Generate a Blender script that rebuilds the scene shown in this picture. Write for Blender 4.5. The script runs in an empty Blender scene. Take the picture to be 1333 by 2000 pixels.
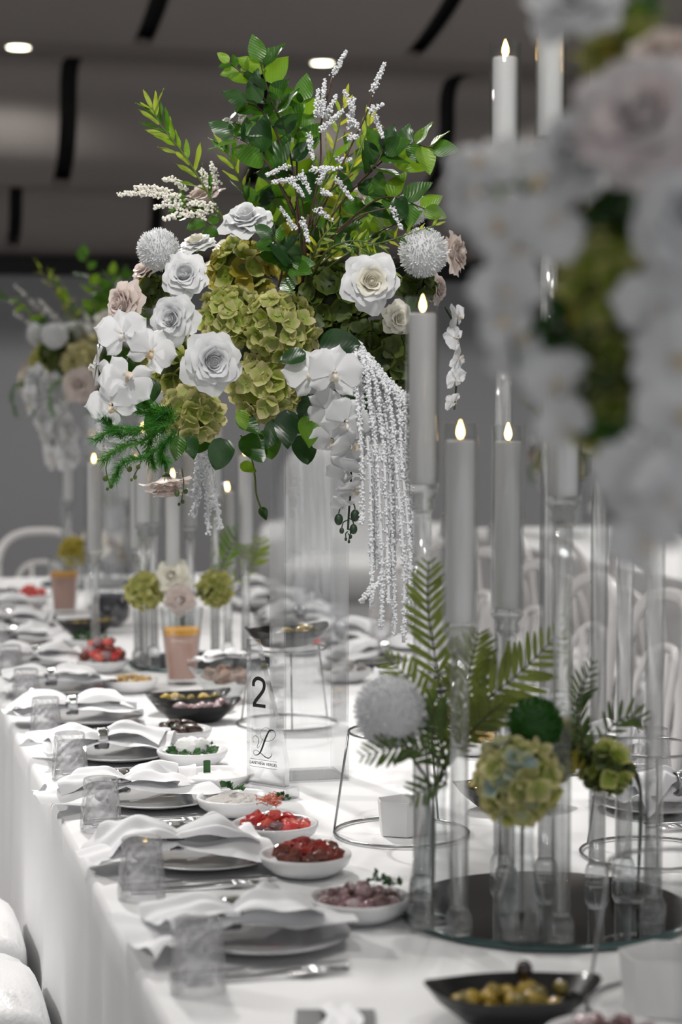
import bpy, math, random
from mathutils import Vector, Matrix, noise

sc = bpy.context.scene
col = sc.collection
PI = math.pi
# ------------------------------------------------------------------ camera
FPX, CZ, YAW = 3800.0, 1.40, math.radians(14.3)
PITCH = math.atan(210 / FPX)
CP = Vector((0, 0, CZ))
FH = Vector((math.sin(YAW), math.cos(YAW), 0))
RT = Vector((math.cos(YAW), -math.sin(YAW), 0))
FW = FH * math.cos(PITCH) + Vector((0, 0, -math.sin(PITCH)))
UP = RT.cross(FW)
cd = bpy.data.cameras.new('camera')
cd.sensor_fit = 'VERTICAL'; cd.sensor_height = 36; cd.sensor_width = 24
cd.lens = FPX / 2000 * 36
cd.clip_start = 0.05; cd.clip_end = 60
cd.dof.use_dof = True; cd.dof.focus_distance = 3.15; cd.dof.aperture_fstop = 3.3
cam = bpy.data.objects.new('camera', cd); col.objects.link(cam)
cam.matrix_world = Matrix((( RT.x, UP.x, -FW.x, 0), (RT.y, UP.y, -FW.y, 0), (RT.z, UP.z, -FW.z, CZ), (0, 0, 0, 1)))
sc.camera = cam
# ------------------------------------------------------------------ world, lights, exposure
w = bpy.data.worlds.new('world'); sc.world = w; w.use_nodes = True
w.node_tree.nodes['Background'].inputs[0].default_value = (0.985, 0.99, 1.0, 1)
w.node_tree.nodes['Background'].inputs[1].default_value = 0.70
def spot(loc, target, power, size=0.06, angle=70, color=(1, 0.975, 0.94), blend=0.6):
    l = bpy.data.lights.new('spot_lamp', 'SPOT'); l.energy = power; l.spot_size = math.radians(angle)
    l.spot_blend = blend; l.shadow_soft_size = size; l.color = color
    o = bpy.data.objects.new('spot_lamp', l); col.objects.link(o); o.location = loc
    o.rotation_euler = (Vector(target) - Vector(loc)).to_track_quat('-Z', 'Y').to_euler()
    return o
# ceiling spots of the hall: over the table, seen from the far side, and along the room, with a front fill and floods added
spot((0.30, 5.4, 3.72), (0.78, 3.4, 1.2), 330, 0.07, 38)
spot((1.9, 5.0, 3.72), (0.9, 3.9, 0.75), 80, 0.07, 64)
spot((0.9, 7.4, 3.72), (0.7, 6.2, 0.75), 120, 0.07, 74)
spot((3.2, 6.6, 3.72), (2.6, 6.2, 0.6), 110, 0.1, 96)
spot((-0.6, 3.4, 3.72), (0.2, 3.0, 0.5), 14, 0.07, 80)
spot((0.1, 1.6, 3.72), (0.65, 2.4, 0.75), 50, 0.07, 80)
spot((1.6, 1.2, 3.72), (0.9, 2.1, 0.75), 44, 0.07, 80)
spot((0.0, 0.9, 3.72), (0.72, 3.15, 1.42), 190, 0.07, 26, blend=0.8)  # unseen front spot, added to brighten the bouquet's camera side
for fx, fy in ((-3.0, 8.0), (5.6, 7.6), (-2.5, 4.5), (6.0, 4.5), (1.5, 9.6)):  # unseen floods, added to brighten the ceiling and background
    spot((fx, fy, 3.72), (fx, fy, 0), 300, 0.1, 140)
for fx in (-2.4, -0.7, 0.92, 2.61, 4.3, 6.0):
    spot((fx, 10.6, 3.28), (fx, 11.0, 0), 55, 0.07, 140)
vs = sc.view_settings
vs.view_transform = 'Standard'; vs.look = 'None'; vs.gamma = 1; vs.exposure = 0.14; vs.use_curve_mapping = False
cy = sc.cycles
cy.use_denoising = True
cy.use_adaptive_sampling = True; cy.adaptive_threshold = 0.03
cy.max_bounces = 10; cy.diffuse_bounces = 3; cy.glossy_bounces = 4; cy.transmission_bounces = 8; cy.transparent_max_bounces = 20
cy.caustics_reflective = False; cy.caustics_refractive = False; cy.blur_glossy = 0.5; cy.sample_clamp_indirect = 6

def pix(px, py, t):                      # world point seen at a pixel, t metres along the view axis
    return CP + t * (FW + (px - 666.5) / FPX * RT - (py - 1000) / FPX * UP)
def z_at(x, y, py):                      # height over (x, y) that shows at image row py
    k = (1000 - py) / FPX
    h = Vector((x, y, 0))
    return CZ + (UP.dot(h) - k * FW.dot(h)) / (k * FW.z - UP.z)

# ------------------------------------------------------------------ mesh helpers
class MB:
    def __init__(s): s.v = []; s.f = []; s.m = []
    def add(s, vs, fs, mi=0):
        b = len(s.v); s.v.extend(vs); s.f.extend([tuple(i + b for i in f) for f in fs]); s.m.extend([mi] * len(fs)); return s
    def grid(s, fn, nu, nv, mi=0, closed=False):
        vs = [fn(i / nu, j / nv) for j in range(nv + 1) for i in range(nu if closed else nu + 1)]
        n = nu if closed else nu + 1; fs = []
        for j in range(nv):
            for i in range(nu):
                a = j * n + i; b = j * n + (i + 1) % n
                fs.append((a, b, b + n, a + n))
        return s.add(vs, fs, mi)
    def lathe(s, prof, n=24, c=(0, 0, 0), mi=0, cap0=False, cap1=False, rf=None):
        vs = []
        for j, (r, z) in enumerate(prof):
            for i in range(n):
                a = 2 * PI * i / n; rr = rf(r, i, j) if rf else r
                vs.append((c[0] + rr * math.cos(a), c[1] + rr * math.sin(a), c[2] + z))
        fs = []
        for j in range(len(prof) - 1):
            for i in range(n):
                a = j * n + i; b = j * n + (i + 1) % n
                fs.append((a, b, b + n, a + n))
        if cap0: fs.append(tuple(reversed(range(n))))
        if cap1: fs.append(tuple((len(prof) - 1) * n + i for i in range(n)))
        return s.add(vs, fs, mi)
    def tube(s, pts, r, n=8, mi=0, closed=False, caps=True):
        pts = [Vector(p) for p in pts]; m = len(pts); vs = []; fs = []
        rs = r if isinstance(r, (list, tuple)) else [r] * m
        ref = None
        for k, p in enumerate(pts):
            if closed: t = pts[(k + 1) % m] - pts[k - 1]
            else: t = pts[min(k + 1, m - 1)] - pts[max(k - 1, 0)]
            t.normalize()
            if ref is None:
                ref = Vector((0, 0, 1)) if abs(t.z) < 0.9 else Vector((1, 0, 0))
            x = ref - t * ref.dot(t); x.normalize(); y = t.cross(x); ref = x
            for i in range(n):
                a = 2 * PI * i / n; vs.append(tuple(p + rs[k] * (math.cos(a) * x + math.sin(a) * y)))
        for k in range(m if closed else m - 1):
            for i in range(n):
                a = k * n + i; b = k * n + (i + 1) % n; k2 = (k + 1) % m
                fs.append((a, b, k2 * n + (i + 1) % n, k2 * n + i))
        if caps and not closed:
            fs.append(tuple(reversed(range(n)))); fs.append(tuple((m - 1) * n + i for i in range(n)))
        return s.add(vs, fs, mi)
    def box(s, lo, hi, mi=0):
        x0, y0, z0 = lo; x1, y1, z1 = hi
        return s.add([(x0, y0, z0), (x1, y0, z0), (x1, y1, z0), (x0, y1, z0), (x0, y0, z1), (x1, y0, z1), (x1, y1, z1), (x0, y1, z1)],
                     [(0, 3, 2, 1), (4, 5, 6, 7), (0, 1, 5, 4), (1, 2, 6, 5), (2, 3, 7, 6), (3, 0, 4, 7)], mi)
    def prism(s, poly, z0, z1, mi=0):
        n = len(poly)
        return s.add([(x, y, z0) for x, y in poly] + [(x, y, z1) for x, y in poly],
                     [tuple(reversed(range(n))), tuple(range(n, 2 * n))] + [(i, (i + 1) % n, n + (i + 1) % n, n + i) for i in range(n)], mi)
    def bead(s, p, r, mi=0):
        return s.add([(p[0] + r * a, p[1] + r * b, p[2] + r * c) for a, b, c in ICO_V], ICO_F, mi)
    def sphere(s, p, r, n=12, m=8, mi=0, sc3=(1, 1, 1)):
        pr = [(max(1e-5, math.sin(PI * j / m)), -math.cos(PI * j / m)) for j in range(m + 1)]
        vs = []; fs = []
        for rr, z in pr:
            for i in range(n):
                a = 2 * PI * i / n
                vs.append((p[0] + r * rr * math.cos(a) * sc3[0], p[1] + r * rr * math.sin(a) * sc3[1], p[2] + r * z * sc3[2]))
        for j in range(m):
            for i in range(n):
                a = j * n + i; b = j * n + (i + 1) % n; fs.append((a, b, b + n, a + n))
        return s.add(vs, fs, mi)
    def xf(s, M): s.v = [tuple(M @ Vector(v)) for v in s.v]; return s
    def merge(s, o, M=None, mi=None):
        vs = [tuple(M @ Vector(v)) for v in o.v] if M is not None else list(o.v)
        b = len(s.v); s.v.extend(vs); s.f.extend([tuple(i + b for i in f) for f in o.f]); s.m.extend(o.m if mi is None else [mi] * len(o.f)); return s
    def mesh(s, name, mats, smooth=True):
        me = bpy.data.meshes.new(name); me.from_pydata([tuple(v) for v in s.v], [], s.f)
        for m in (mats if isinstance(mats, (list, tuple)) else [mats]): me.materials.append(MT[m] if isinstance(m, str) else m)
        if any(s.m): me.polygons.foreach_set('material_index', [int(i) for i in s.m])
        if smooth: me.polygons.foreach_set('use_smooth', [True] * len(me.polygons))
        me.update(); return me
g_ = (1 + 5 ** 0.5) / 2
ICO_V = [tuple(Vector(v).normalized()) for v in [(-1, g_, 0), (1, g_, 0), (-1, -g_, 0), (1, -g_, 0), (0, -1, g_), (0, 1, g_), (0, -1, -g_), (0, 1, -g_), (g_, 0, -1), (g_, 0, 1), (-g_, 0, -1), (-g_, 0, 1)]]
ICO_F = [(0, 11, 5), (0, 5, 1), (0, 1, 7), (0, 7, 10), (0, 10, 11), (1, 5, 9), (5, 11, 4), (11, 10, 2), (10, 7, 6), (7, 1, 8), (3, 9, 4), (3, 4, 2), (3, 2, 6), (3, 6, 8), (3, 8, 9), (4, 9, 5), (2, 4, 11), (6, 2, 10), (8, 6, 7), (9, 8, 1)]

def O(name, me, parent=None, M=None, loc=None):
    o = bpy.data.objects.new(name, me); col.objects.link(o)
    if parent is not None: o.parent = parent
    if M is not None: o.matrix_basis = M
    if loc is not None: o.location = loc
    return o
def E(name, loc=(0, 0, 0), rz=0.0):
    o = O(name, None, None, None, loc); o.empty_display_size = 0.05; o.rotation_euler = (0, 0, rz); return o
def tag(o, label=None, cat=None, group=None, kind=None):
    if label: o['label'] = label
    if cat: o['category'] = cat
    if group: o['group'] = group
    if kind: o['kind'] = kind
    return o
def copy_tree(o, parent=None):
    kids = list(o.children)
    c = o.copy(); col.objects.link(c); c.parent = parent
    for k in kids: copy_tree(k, c)
    return c
def face(pos, d, size=1.0, roll=0.0):
    d = Vector(d).normalized()
    q = d.to_track_quat('Z', 'Y')
    s = size if isinstance(size, (tuple, list)) else (size, size, size)
    return Matrix.Translation(pos) @ q.to_matrix().to_4x4() @ Matrix.Rotation(roll, 4, 'Z') @ Matrix.Diagonal((*s, 1))
def along(pos, y, nrm, size):            # frame with +Y along y and +Z near nrm
    y = Vector(y).normalized(); z = Vector(nrm); z = z - y * z.dot(y)
    if z.length < 1e-4: z = y.orthogonal()
    z.normalize(); x = y.cross(z)
    s = size if isinstance(size, (tuple, list)) else (size, size, size)
    R = Matrix(((x.x, y.x, z.x, 0), (x.y, y.y, z.y, 0), (x.z, y.z, z.z, 0), (0, 0, 0, 1)))
    return Matrix.Translation(pos) @ R @ Matrix.Diagonal((*s, 1))
def crom(pts, n=6):                      # smooth path through points
    P = [Vector(p) for p in pts]
    if len(P) < 3: return [P[0].lerp(P[1], i / n) for i in range(n + 1)]
    Q = [P[0] * 2 - P[1]] + P + [P[-1] * 2 - P[-2]]; out = []
    for k in range(1, len(Q) - 2):
        for i in range(n):
            t = i / n; a, b, c, d = Q[k - 1:k + 3]
            out.append(0.5 * ((2 * b) + (c - a) * t + (2 * a - 5 * b + 4 * c - d) * t * t + (3 * b - a - 3 * c + d) * t ** 3))
    out.append(P[-1]); return out
def lin(r, g, b):
    f = lambda c: ((c / 255 + 0.055) / 1.055) ** 2.4 if c / 255 > 0.04045 else c / 255 / 12.92
    return (f(r), f(g), f(b), 1)

# ------------------------------------------------------------------ materials
MT = {}
def newmat(name):
    m = bpy.data.materials.new(name); m.use_nodes = True; nt = m.node_tree; nt.nodes.clear()
    out = nt.nodes.new('ShaderNodeOutputMaterial'); MT[name] = m; return m, nt, out
def tint(nt, c1, c2, scale=6.0, rnd=0.5, detail=3.0):
    """noise between two colours, shifted a little per object"""
    tc = nt.nodes.new('ShaderNodeTexCoord'); oi = nt.nodes.new('ShaderNodeObjectInfo')
    n = nt.nodes.new('ShaderNodeTexNoise'); n.inputs['Scale'].default_value = scale; n.inputs['Detail'].default_value = detail
    nt.links.new(tc.outputs['Object'], n.inputs['Vector'])
    a = nt.nodes.new('ShaderNodeMath'); a.operation = 'MULTIPLY_ADD'; a.inputs[1].default_value = rnd
    nt.links.new(oi.outputs['Random'], a.inputs[0]); nt.links.new(n.outputs['Fac'], a.inputs[2])
    b = nt.nodes.new('ShaderNodeMath'); b.operation = 'SUBTRACT'; b.inputs[1].default_value = rnd / 2; b.use_clamp = True
    nt.links.new(a.outputs[0], b.inputs[0])
    mr = nt.nodes.new('ShaderNodeMapRange'); mr.inputs[1].default_value = 0.25; mr.inputs[2].default_value = 0.75
    nt.links.new(b.outputs[0], mr.inputs[0])
    mx = nt.nodes.new('ShaderNodeMix'); mx.data_type = 'RGBA'; mx.inputs[6].default_value = c1; mx.inputs[7].default_value = c2
    nt.links.new(mr.outputs[0], mx.inputs[0]); return mx.outputs[2]
def plain(name, c1, c2=None, rough=0.5, metal=0.0, scale=6.0, bump=0.0, bscale=80.0, spec=0.5, rnd=0.3, coat=0.0):
    m, nt, out = newmat(name); p = nt.nodes.new('ShaderNodeBsdfPrincipled')
    nt.links.new(tint(nt, c1, c2 or c1, scale, rnd), p.inputs['Base Color'])
    p.inputs['Roughness'].default_value = rough; p.inputs['Metallic'].default_value = metal; p.inputs['Specular IOR Level'].default_value = spec
    p.inputs['Coat Weight'].default_value = coat
    if bump:
        tc = nt.nodes.new('ShaderNodeTexCoord'); n = nt.nodes.new('ShaderNodeTexNoise'); n.inputs['Scale'].default_value = bscale
        nt.links.new(tc.outputs['Object'], n.inputs['Vector'])
        bp = nt.nodes.new('ShaderNodeBump'); bp.inputs['Strength'].default_value = bump; bp.inputs['Distance'].default_value = 0.01
        nt.links.new(n.outputs['Fac'], bp.inputs['Height']); nt.links.new(bp.outputs[0], p.inputs['Normal'])
    nt.links.new(p.outputs[0], out.inputs[0]); return m
def thin(name, c1, c2, trans=0.35, rough=0.45, scale=4.0, tcol=None, spec=0.4, rnd=0.6, vein=0.0, edge=None):
    """leaf or petal: reflects on one side, lets light through to the other"""
    m, nt, out = newmat(name); p = nt.nodes.new('ShaderNodeBsdfPrincipled'); c = tint(nt, c1, c2, scale, rnd)
    if edge:                             # paler towards the rim of a unit-sized floret
        tc = nt.nodes.new('ShaderNodeTexCoord'); ln = nt.nodes.new('ShaderNodeVectorMath'); ln.operation = 'LENGTH'
        nt.links.new(tc.outputs['Object'], ln.inputs[0]); mr = nt.nodes.new('ShaderNodeMapRange')
        mr.inputs[1].default_value = 0.55; mr.inputs[2].default_value = 1.1; nt.links.new(ln.outputs['Value'], mr.inputs[0])
        mx = nt.nodes.new('ShaderNodeMix'); mx.data_type = 'RGBA'; mx.inputs[7].default_value = edge
        nt.links.new(mr.outputs[0], mx.inputs[0]); nt.links.new(c, mx.inputs[6]); c = mx.outputs[2]
    nt.links.new(c, p.inputs['Base Color']); p.inputs['Roughness'].default_value = rough; p.inputs['Specular IOR Level'].default_value = spec
    t = nt.nodes.new('ShaderNodeBsdfTranslucent')
    if tcol: t.inputs[0].default_value = tcol
    else: nt.links.new(c, t.inputs[0])
    if vein:
        tc2 = nt.nodes.new('ShaderNodeTexCoord'); wv = nt.nodes.new('ShaderNodeTexWave'); wv.inputs['Scale'].default_value = 5; wv.inputs['Distortion'].default_value = 1.5
        wv.bands_direction = 'DIAGONAL'; nt.links.new(tc2.outputs['Object'], wv.inputs['Vector'])
        bp = nt.nodes.new('ShaderNodeBump'); bp.inputs['Strength'].default_value = vein; bp.inputs['Distance'].default_value = 0.003
        nt.links.new(wv.outputs['Fac'], bp.inputs['Height']); nt.links.new(bp.outputs[0], p.inputs['Normal'])
    mx = nt.nodes.new('ShaderNodeMixShader'); mx.inputs[0].default_value = trans
    nt.links.new(p.outputs[0], mx.inputs[1]); nt.links.new(t.outputs[0], mx.inputs[2]); nt.links.new(mx.outputs[0], out.inputs[0]); return m
def glass(name, clear=0.5, tintc=(0.96, 0.97, 0.97, 1), rough=0.0, edge=0.9, refr=False, ior=1.45, low=0.05, haze=0.0):
    """clear glass: sees through, mirrors at grazing angles; refr mixes in bending of solid glass"""
    m, nt, out = newmat(name)
    tr = nt.nodes.new('ShaderNodeBsdfTransparent'); tr.inputs[0].default_value = tintc
    gl = nt.nodes.new('ShaderNodeBsdfGlossy'); gl.inputs['Roughness'].default_value = 0.03 + rough
    lw = nt.nodes.new('ShaderNodeLayerWeight'); lw.inputs[0].default_value = 0.35
    mr = nt.nodes.new('ShaderNodeMapRange'); mr.inputs[3].default_value = low; mr.inputs[4].default_value = edge
    pw = nt.nodes.new('ShaderNodeMath'); pw.operation = 'POWER'; pw.inputs[1].default_value = 2.2
    nt.links.new(lw.outputs['Facing'], pw.inputs[0]); nt.links.new(pw.outputs[0], mr.inputs[0])
    mx = nt.nodes.new('ShaderNodeMixShader'); nt.links.new(mr.outputs[0], mx.inputs[0]); nt.links.new(tr.outputs[0], mx.inputs[1]); nt.links.new(gl.outputs[0], mx.inputs[2])
    last = mx
    if refr:
        g = nt.nodes.new('ShaderNodeBsdfGlass'); g.inputs['IOR'].default_value = ior; g.inputs['Color'].default_value = tintc; g.inputs['Roughness'].default_value = rough
        m2 = nt.nodes.new('ShaderNodeMixShader'); m2.inputs[0].default_value = 1 - clear
        nt.links.new(mx.outputs[0], m2.inputs[1]); nt.links.new(g.outputs[0], m2.inputs[2]); last = m2
    if haze:                             # white mixed into the colour, imitating light scattered by cut facets
        df = nt.nodes.new('ShaderNodeBsdfDiffuse'); df.inputs[0].default_value = (.95, .95, .96, 1); tl = nt.nodes.new('ShaderNodeBsdfTranslucent'); tl.inputs[0].default_value = (.95, .95, .96, 1)
        ad = nt.nodes.new('ShaderNodeMixShader'); ad.inputs[0].default_value = .5; nt.links.new(df.outputs[0], ad.inputs[1]); nt.links.new(tl.outputs[0], ad.inputs[2])
        m3 = nt.nodes.new('ShaderNodeMixShader'); m3.inputs[0].default_value = haze; nt.links.new(last.outputs[0], m3.inputs[1]); nt.links.new(ad.outputs[0], m3.inputs[2]); last = m3
    nt.links.new(last.outputs[0], out.inputs[0]); return m
def glow(name, c, s):
    m, nt, out = newmat(name); e = nt.nodes.new('ShaderNodeEmission'); e.inputs[0].default_value = c; e.inputs[1].default_value = s
    nt.links.new(e.outputs[0], out.inputs[0]); return m

plain('ceiling_paint', lin(150, 143, 139), lin(155, 148, 144), 0.8, scale=1.5, rnd=0.3)
plain('ceiling_dark', lin(18, 17, 17), lin(24, 22, 22), 0.8)
plain('soffit_paint', lin(134, 127, 122), lin(140, 132, 127), 0.8, scale=2)
plain('wall_paint', lin(168, 168, 171), lin(174, 174, 177), 0.85, scale=0.8)
plain('black_paint', lin(16, 15, 15), lin(22, 20, 20), 0.6)
plain('floor_carpet', lin(98, 97, 98), lin(122, 120, 120), 0.9, scale=14, bump=0.4, bscale=200)
plain('linen', lin(232, 232, 233), lin(238, 238, 239), 0.85, scale=3, bump=0.06, bscale=900)
plain('napkin_cloth', lin(236, 236, 238), lin(242, 242, 244), 0.8, scale=9, bump=0.05, bscale=700)
plain('chair_white', lin(226, 224, 224), lin(234, 232, 232), 0.35, scale=4, coat=0.2)
plain('leather_white', lin(228, 228, 229), lin(234, 234, 235), 0.38, scale=5, bump=0.12, bscale=160)
plain('porcelain', lin(226, 226, 227), lin(232, 232, 233), 0.3, scale=4, coat=0.3)
plain('plate_grey', lin(168, 168, 170), lin(176, 176, 178), 0.3, scale=5, coat=0.3)
plain('steel', lin(200, 200, 202), lin(215, 215, 217), 0.18, 1.0)
plain('chrome_wire', lin(150, 150, 152), lin(168, 168, 170), 0.25, 1.0)
plain('black_ceramic', lin(20, 20, 21), lin(28, 28, 29), 0.35, scale=12, coat=0.2)
plain('card_white', lin(232, 232, 232), lin(238, 238, 238), 0.8)
plain('tray_mirror', lin(158, 164, 165), lin(164, 169, 169), 0.04, 1.0, spec=0.5)
plain('tray_edge', lin(62, 84, 84), lin(72, 94, 92), 0.15)
plain('wax', lin(226, 223, 223), lin(232, 229, 228), 0.55, scale=8)
plain('dark_stem', lin(58, 40, 30), lin(82, 60, 40), 0.7, scale=30)
plain('green_stem', lin(70, 88, 34), lin(96, 112, 48), 0.6, scale=30)
plain('vase_stem', lin(40, 48, 30), lin(56, 62, 40), 0.6, scale=30)
plain('ink', lin(18, 18, 20), None, 0.6)
plain('ink_grey', lin(70, 70, 72), None, 0.6)
plain('bead_white', lin(224, 225, 228), lin(232, 233, 235), 0.6, scale=40)
plain('bead_cream', lin(240, 236, 224), lin(246, 244, 236), 0.6, scale=40)
plain('amaranth', lin(218, 220, 223), lin(228, 229, 231), 0.65, scale=60)
thin('petal_white', lin(226, 227, 229), lin(233, 234, 235), 0.28, 0.5, 2.0)
thin('petal_ivory', lin(240, 236, 222), lin(244, 241, 230), 0.3, 0.5, 2.0)
thin('petal_blush', lin(222, 208, 202), lin(230, 218, 210), 0.3, 0.5, 2.0)
thin('petal_pinkish', lin(222, 208, 208), lin(224, 220, 220), 0.3, 0.5, 2.0)
thin('orchid_white', lin(224, 225, 227), lin(230, 231, 232), 0.3, 0.45, 2.0)
thin('orchid_lip', lin(228, 224, 220), lin(220, 196, 154), 0.2, 0.5, 5.0)
thin('floret_lime', lin(134, 154, 46), lin(166, 182, 78), 0.45, 0.5, 2.0, edge=lin(214, 210, 140))
thin('floret_pale', lin(158, 172, 84), lin(184, 194, 112), 0.45, 0.5, 2.0, edge=lin(222, 210, 164))
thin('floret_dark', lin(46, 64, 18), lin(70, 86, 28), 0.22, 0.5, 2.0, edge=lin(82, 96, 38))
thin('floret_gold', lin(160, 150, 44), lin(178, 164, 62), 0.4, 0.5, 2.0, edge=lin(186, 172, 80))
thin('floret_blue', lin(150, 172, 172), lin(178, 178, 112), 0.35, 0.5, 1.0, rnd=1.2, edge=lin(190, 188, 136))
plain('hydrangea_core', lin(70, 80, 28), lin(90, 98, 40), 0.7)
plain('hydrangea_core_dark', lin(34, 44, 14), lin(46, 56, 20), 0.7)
LT = dict(scale=3.0, spec=0.5)
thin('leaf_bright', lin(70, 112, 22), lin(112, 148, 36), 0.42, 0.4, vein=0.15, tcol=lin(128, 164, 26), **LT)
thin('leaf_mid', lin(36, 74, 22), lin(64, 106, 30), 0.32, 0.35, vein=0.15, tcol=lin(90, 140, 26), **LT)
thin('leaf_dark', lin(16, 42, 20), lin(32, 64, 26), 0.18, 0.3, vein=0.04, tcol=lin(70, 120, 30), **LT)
thin('leaf_olive', lin(104, 128, 44), lin(140, 156, 62), 0.45, 0.45, tcol=lin(160, 180, 50), **LT)
thin('leaf_yellow', lin(150, 160, 40), lin(180, 184, 66), 0.5, 0.45, tcol=lin(190, 190, 50), **LT)
thin('needle_green', lin(46, 112, 36), lin(92, 156, 54), 0.4, 0.5, tcol=lin(70, 150, 30), **LT)
thin('frond_green', lin(96, 112, 50), lin(128, 138, 66), 0.35, 0.5, tcol=lin(130, 145, 50), **LT)
thin('frond_dark', lin(52, 74, 30), lin(84, 104, 44), 0.3, 0.5, tcol=lin(90, 120, 40), **LT)
thin('mum_green', lin(22, 66, 18), lin(44, 92, 28), 0.25, 0.5, scale=4)
plain('bud_green', lin(30, 54, 36), lin(44, 66, 40), 0.5, scale=40)
glass('thin_glass', edge=0.85, low=0.045)
glass('rod_glass', 0.6, refr=True, edge=0.8, haze=0.05)
glass('acrylic', 0.7, (0.985, 0.988, 0.99, 1), refr=False, edge=0.85, low=0.075)
glass('acrylic_solid', 0.6, (0.97, 0.975, 0.98, 1), refr=True, ior=1.3, edge=0.6)
glass('cut_glass', 0.88, (0.99, 0.99, 0.995, 1), refr=True, ior=1.42, edge=0.9, low=0.07, haze=0.06)
glass('smoked_glass', 0.5, (0.5, 0.5, 0.52, 1), edge=0.7, low=0.1)
glow('flame_glow', (1.0, 0.62, 0.22, 1), 14.0)
glow('lamp_glow', (1.0, 0.94, 0.7, 1), 9.0)
plain('meat_red', lin(150, 44, 36), lin(110, 58, 46), 0.25, scale=30, coat=0.4, rnd=0.9)
plain('salmon_red', lin(206, 66, 66), lin(220, 110, 96), 0.2, scale=30, coat=0.5, rnd=0.9)
plain('octopus_flesh', lin(196, 176, 178), lin(120, 76, 82), 0.25, scale=70, coat=0.4, rnd=0.6)
plain('octopus_dark', lin(84, 60, 62), lin(130, 100, 100), 0.25, scale=50, coat=0.4, rnd=0.6)
plain('herb_green', lin(30, 74, 34), lin(56, 104, 40), 0.5, scale=40)
plain('hummus', lin(176, 172, 168), lin(192, 188, 184), 0.7, scale=20, bump=0.6, bscale=120)
plain('yoghurt', lin(232, 232, 230), lin(238, 238, 236), 0.4, scale=8)
plain('olive_skin', lin(176, 148, 52), lin(116, 104, 38), 0.22, scale=20, coat=0.5, rnd=1.0)
plain('olive_black', lin(40, 30, 28), lin(54, 42, 36), 0.22, coat=0.5)
plain('aubergine', lin(52, 38, 34), lin(74, 54, 44), 0.3, scale=30, coat=0.3)
plain('bread_crust', lin(112, 74, 58), lin(186, 160, 142), 0.8, scale=14)
plain('nut_mix', lin(190, 160, 110), lin(160, 120, 70), 0.6, scale=20, rnd=1.0)
plain('pink_fill', lin(196, 152, 138), lin(204, 160, 146), 0.5, scale=3)
plain('orange_fill', lin(232, 164, 62), lin(238, 176, 80), 0.5, scale=3)
plain('pale_print', lin(226, 206, 196), None, 0.6)
plain('carrot_shred', lin(214, 112, 84), lin(224, 136, 110), 0.4)
plain('grey_print', lin(96, 96, 98), lin(120, 120, 122), 0.6, scale=20)
plain('cream_cloth', lin(226, 218, 204), lin(232, 224, 212), 0.85, scale=3)

# ------------------------------------------------------------------ the room
def st(name, mb, mats, smooth=False, parent=None):
    o = O(name, mb.mesh(name, mats, smooth), parent)
    if parent is None: o['kind'] = 'structure'
    return o
XL, XR, YB, YN = -7.0, 11.0, 13.1, -2.5
st('floor', MB().box((XL, YN, -0.1), (XR, YB + 0.2, 0.0)), 'floor_carpet')
wb = st('wall_back', MB().box((XL, YB, 0.0), (XR, YB + 0.2, 2.5)), 'wall_paint')
st('beam_band', MB().box((XL, YB - 0.06, 2.255), (XR, YB - 0.005, 2.385)), 'black_paint')
st('wall_left', MB().box((XL - 0.2, YN, 0.0), (XL, YB + 0.2, 4.2)), 'wall_paint')
st('wall_right', MB().box((XR, YN, 0.0), (XR + 0.2, YB + 0.2, 4.2)), 'wall_paint')
ceil = st('ceiling', MB().box((XL, YN, 4.1), (XR, 10.5, 4.2)).box((XL, 10.45, 3.45), (XR, 11.9, 3.55)).box((XL, 11.7, 2.95), (XR, YB + 0.1, 3.05)).box((XL, 11.69, 2.95), (XR, 11.79, 3.5)).box((XL, 10.4, 3.45), (XR, 10.5, 4.15)), 'ceiling_dark')
def row(profile, gaps, gw=0.10):
    prof = crom([(0, y, z) for y, z in profile], 5)
    xs = [XL] + sorted(gaps) + [XR]
    back = MB().grid(lambda u, v: (XL + (XR - XL) * u, prof[int(round(v * (len(prof) - 1)))].y + .06, prof[int(round(v * (len(prof) - 1)))].z + .07), 1, len(prof) - 1)
    O('ceiling_backing', back.mesh('ceiling_backing', 'ceiling_dark', True), ceil)  # dark sheet added behind the panels so no light shows through the gaps
    for k in range(len(xs) - 1):
        a = xs[k] + (gw / 2 if k else 0); b = xs[k + 1] - (gw / 2 if k < len(xs) - 2 else 0)
        m = MB()
        for off in (0, 0.012):
            m.grid(lambda u, v: (a + (b - a) * u, prof[int(round(v * (len(prof) - 1)))].y, prof[int(round(v * (len(prof) - 1)))].z + off), 1, len(prof) - 1)
        O('ceiling_panel', m.mesh('ceiling_panel', 'ceiling_paint', True), ceil)
def gaps(x0, dx): return [x0 + dx * k for k in range(-12, 16) if XL + 0.2 < x0 + dx * k < XR - 0.2]
def gx(px, py, y):                       # x of the point seen at pixel (px, py) in the vertical plane Y = y
    d = FW + (px - 666.5) / FPX * RT - (py - 1000) / FPX * UP
    return d.x * y / d.y
row([(-2.4, 3.9), (0.5, 3.98), (3.6, 3.98), (5.0, 3.9)], gaps(1.0, 1.6))
row([(5.4, 3.9), (6.2, 3.94), (7.0, 3.86), (7.4, 3.84)], gaps(1.4, 1.6))
row([(7.8, 3.86), (8.5, 3.76), (9.2, 3.58), (9.72, 3.42), (10.1, 3.335), (10.38, 3.30)], gaps(gx(275, 80, 10.38), gx(800, 115, 10.38) - gx(275, 80, 10.38)))
row([(10.8, 3.30), (11.08, 3.31), (11.2, 3.22), (11.22, 3.0), (11.38, 2.81), (11.68, 2.69)], gaps(gx(905, 135, 10.9), (gx(905, 135, 10.9) - gx(145, 90, 10.9)) / 2))
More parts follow.
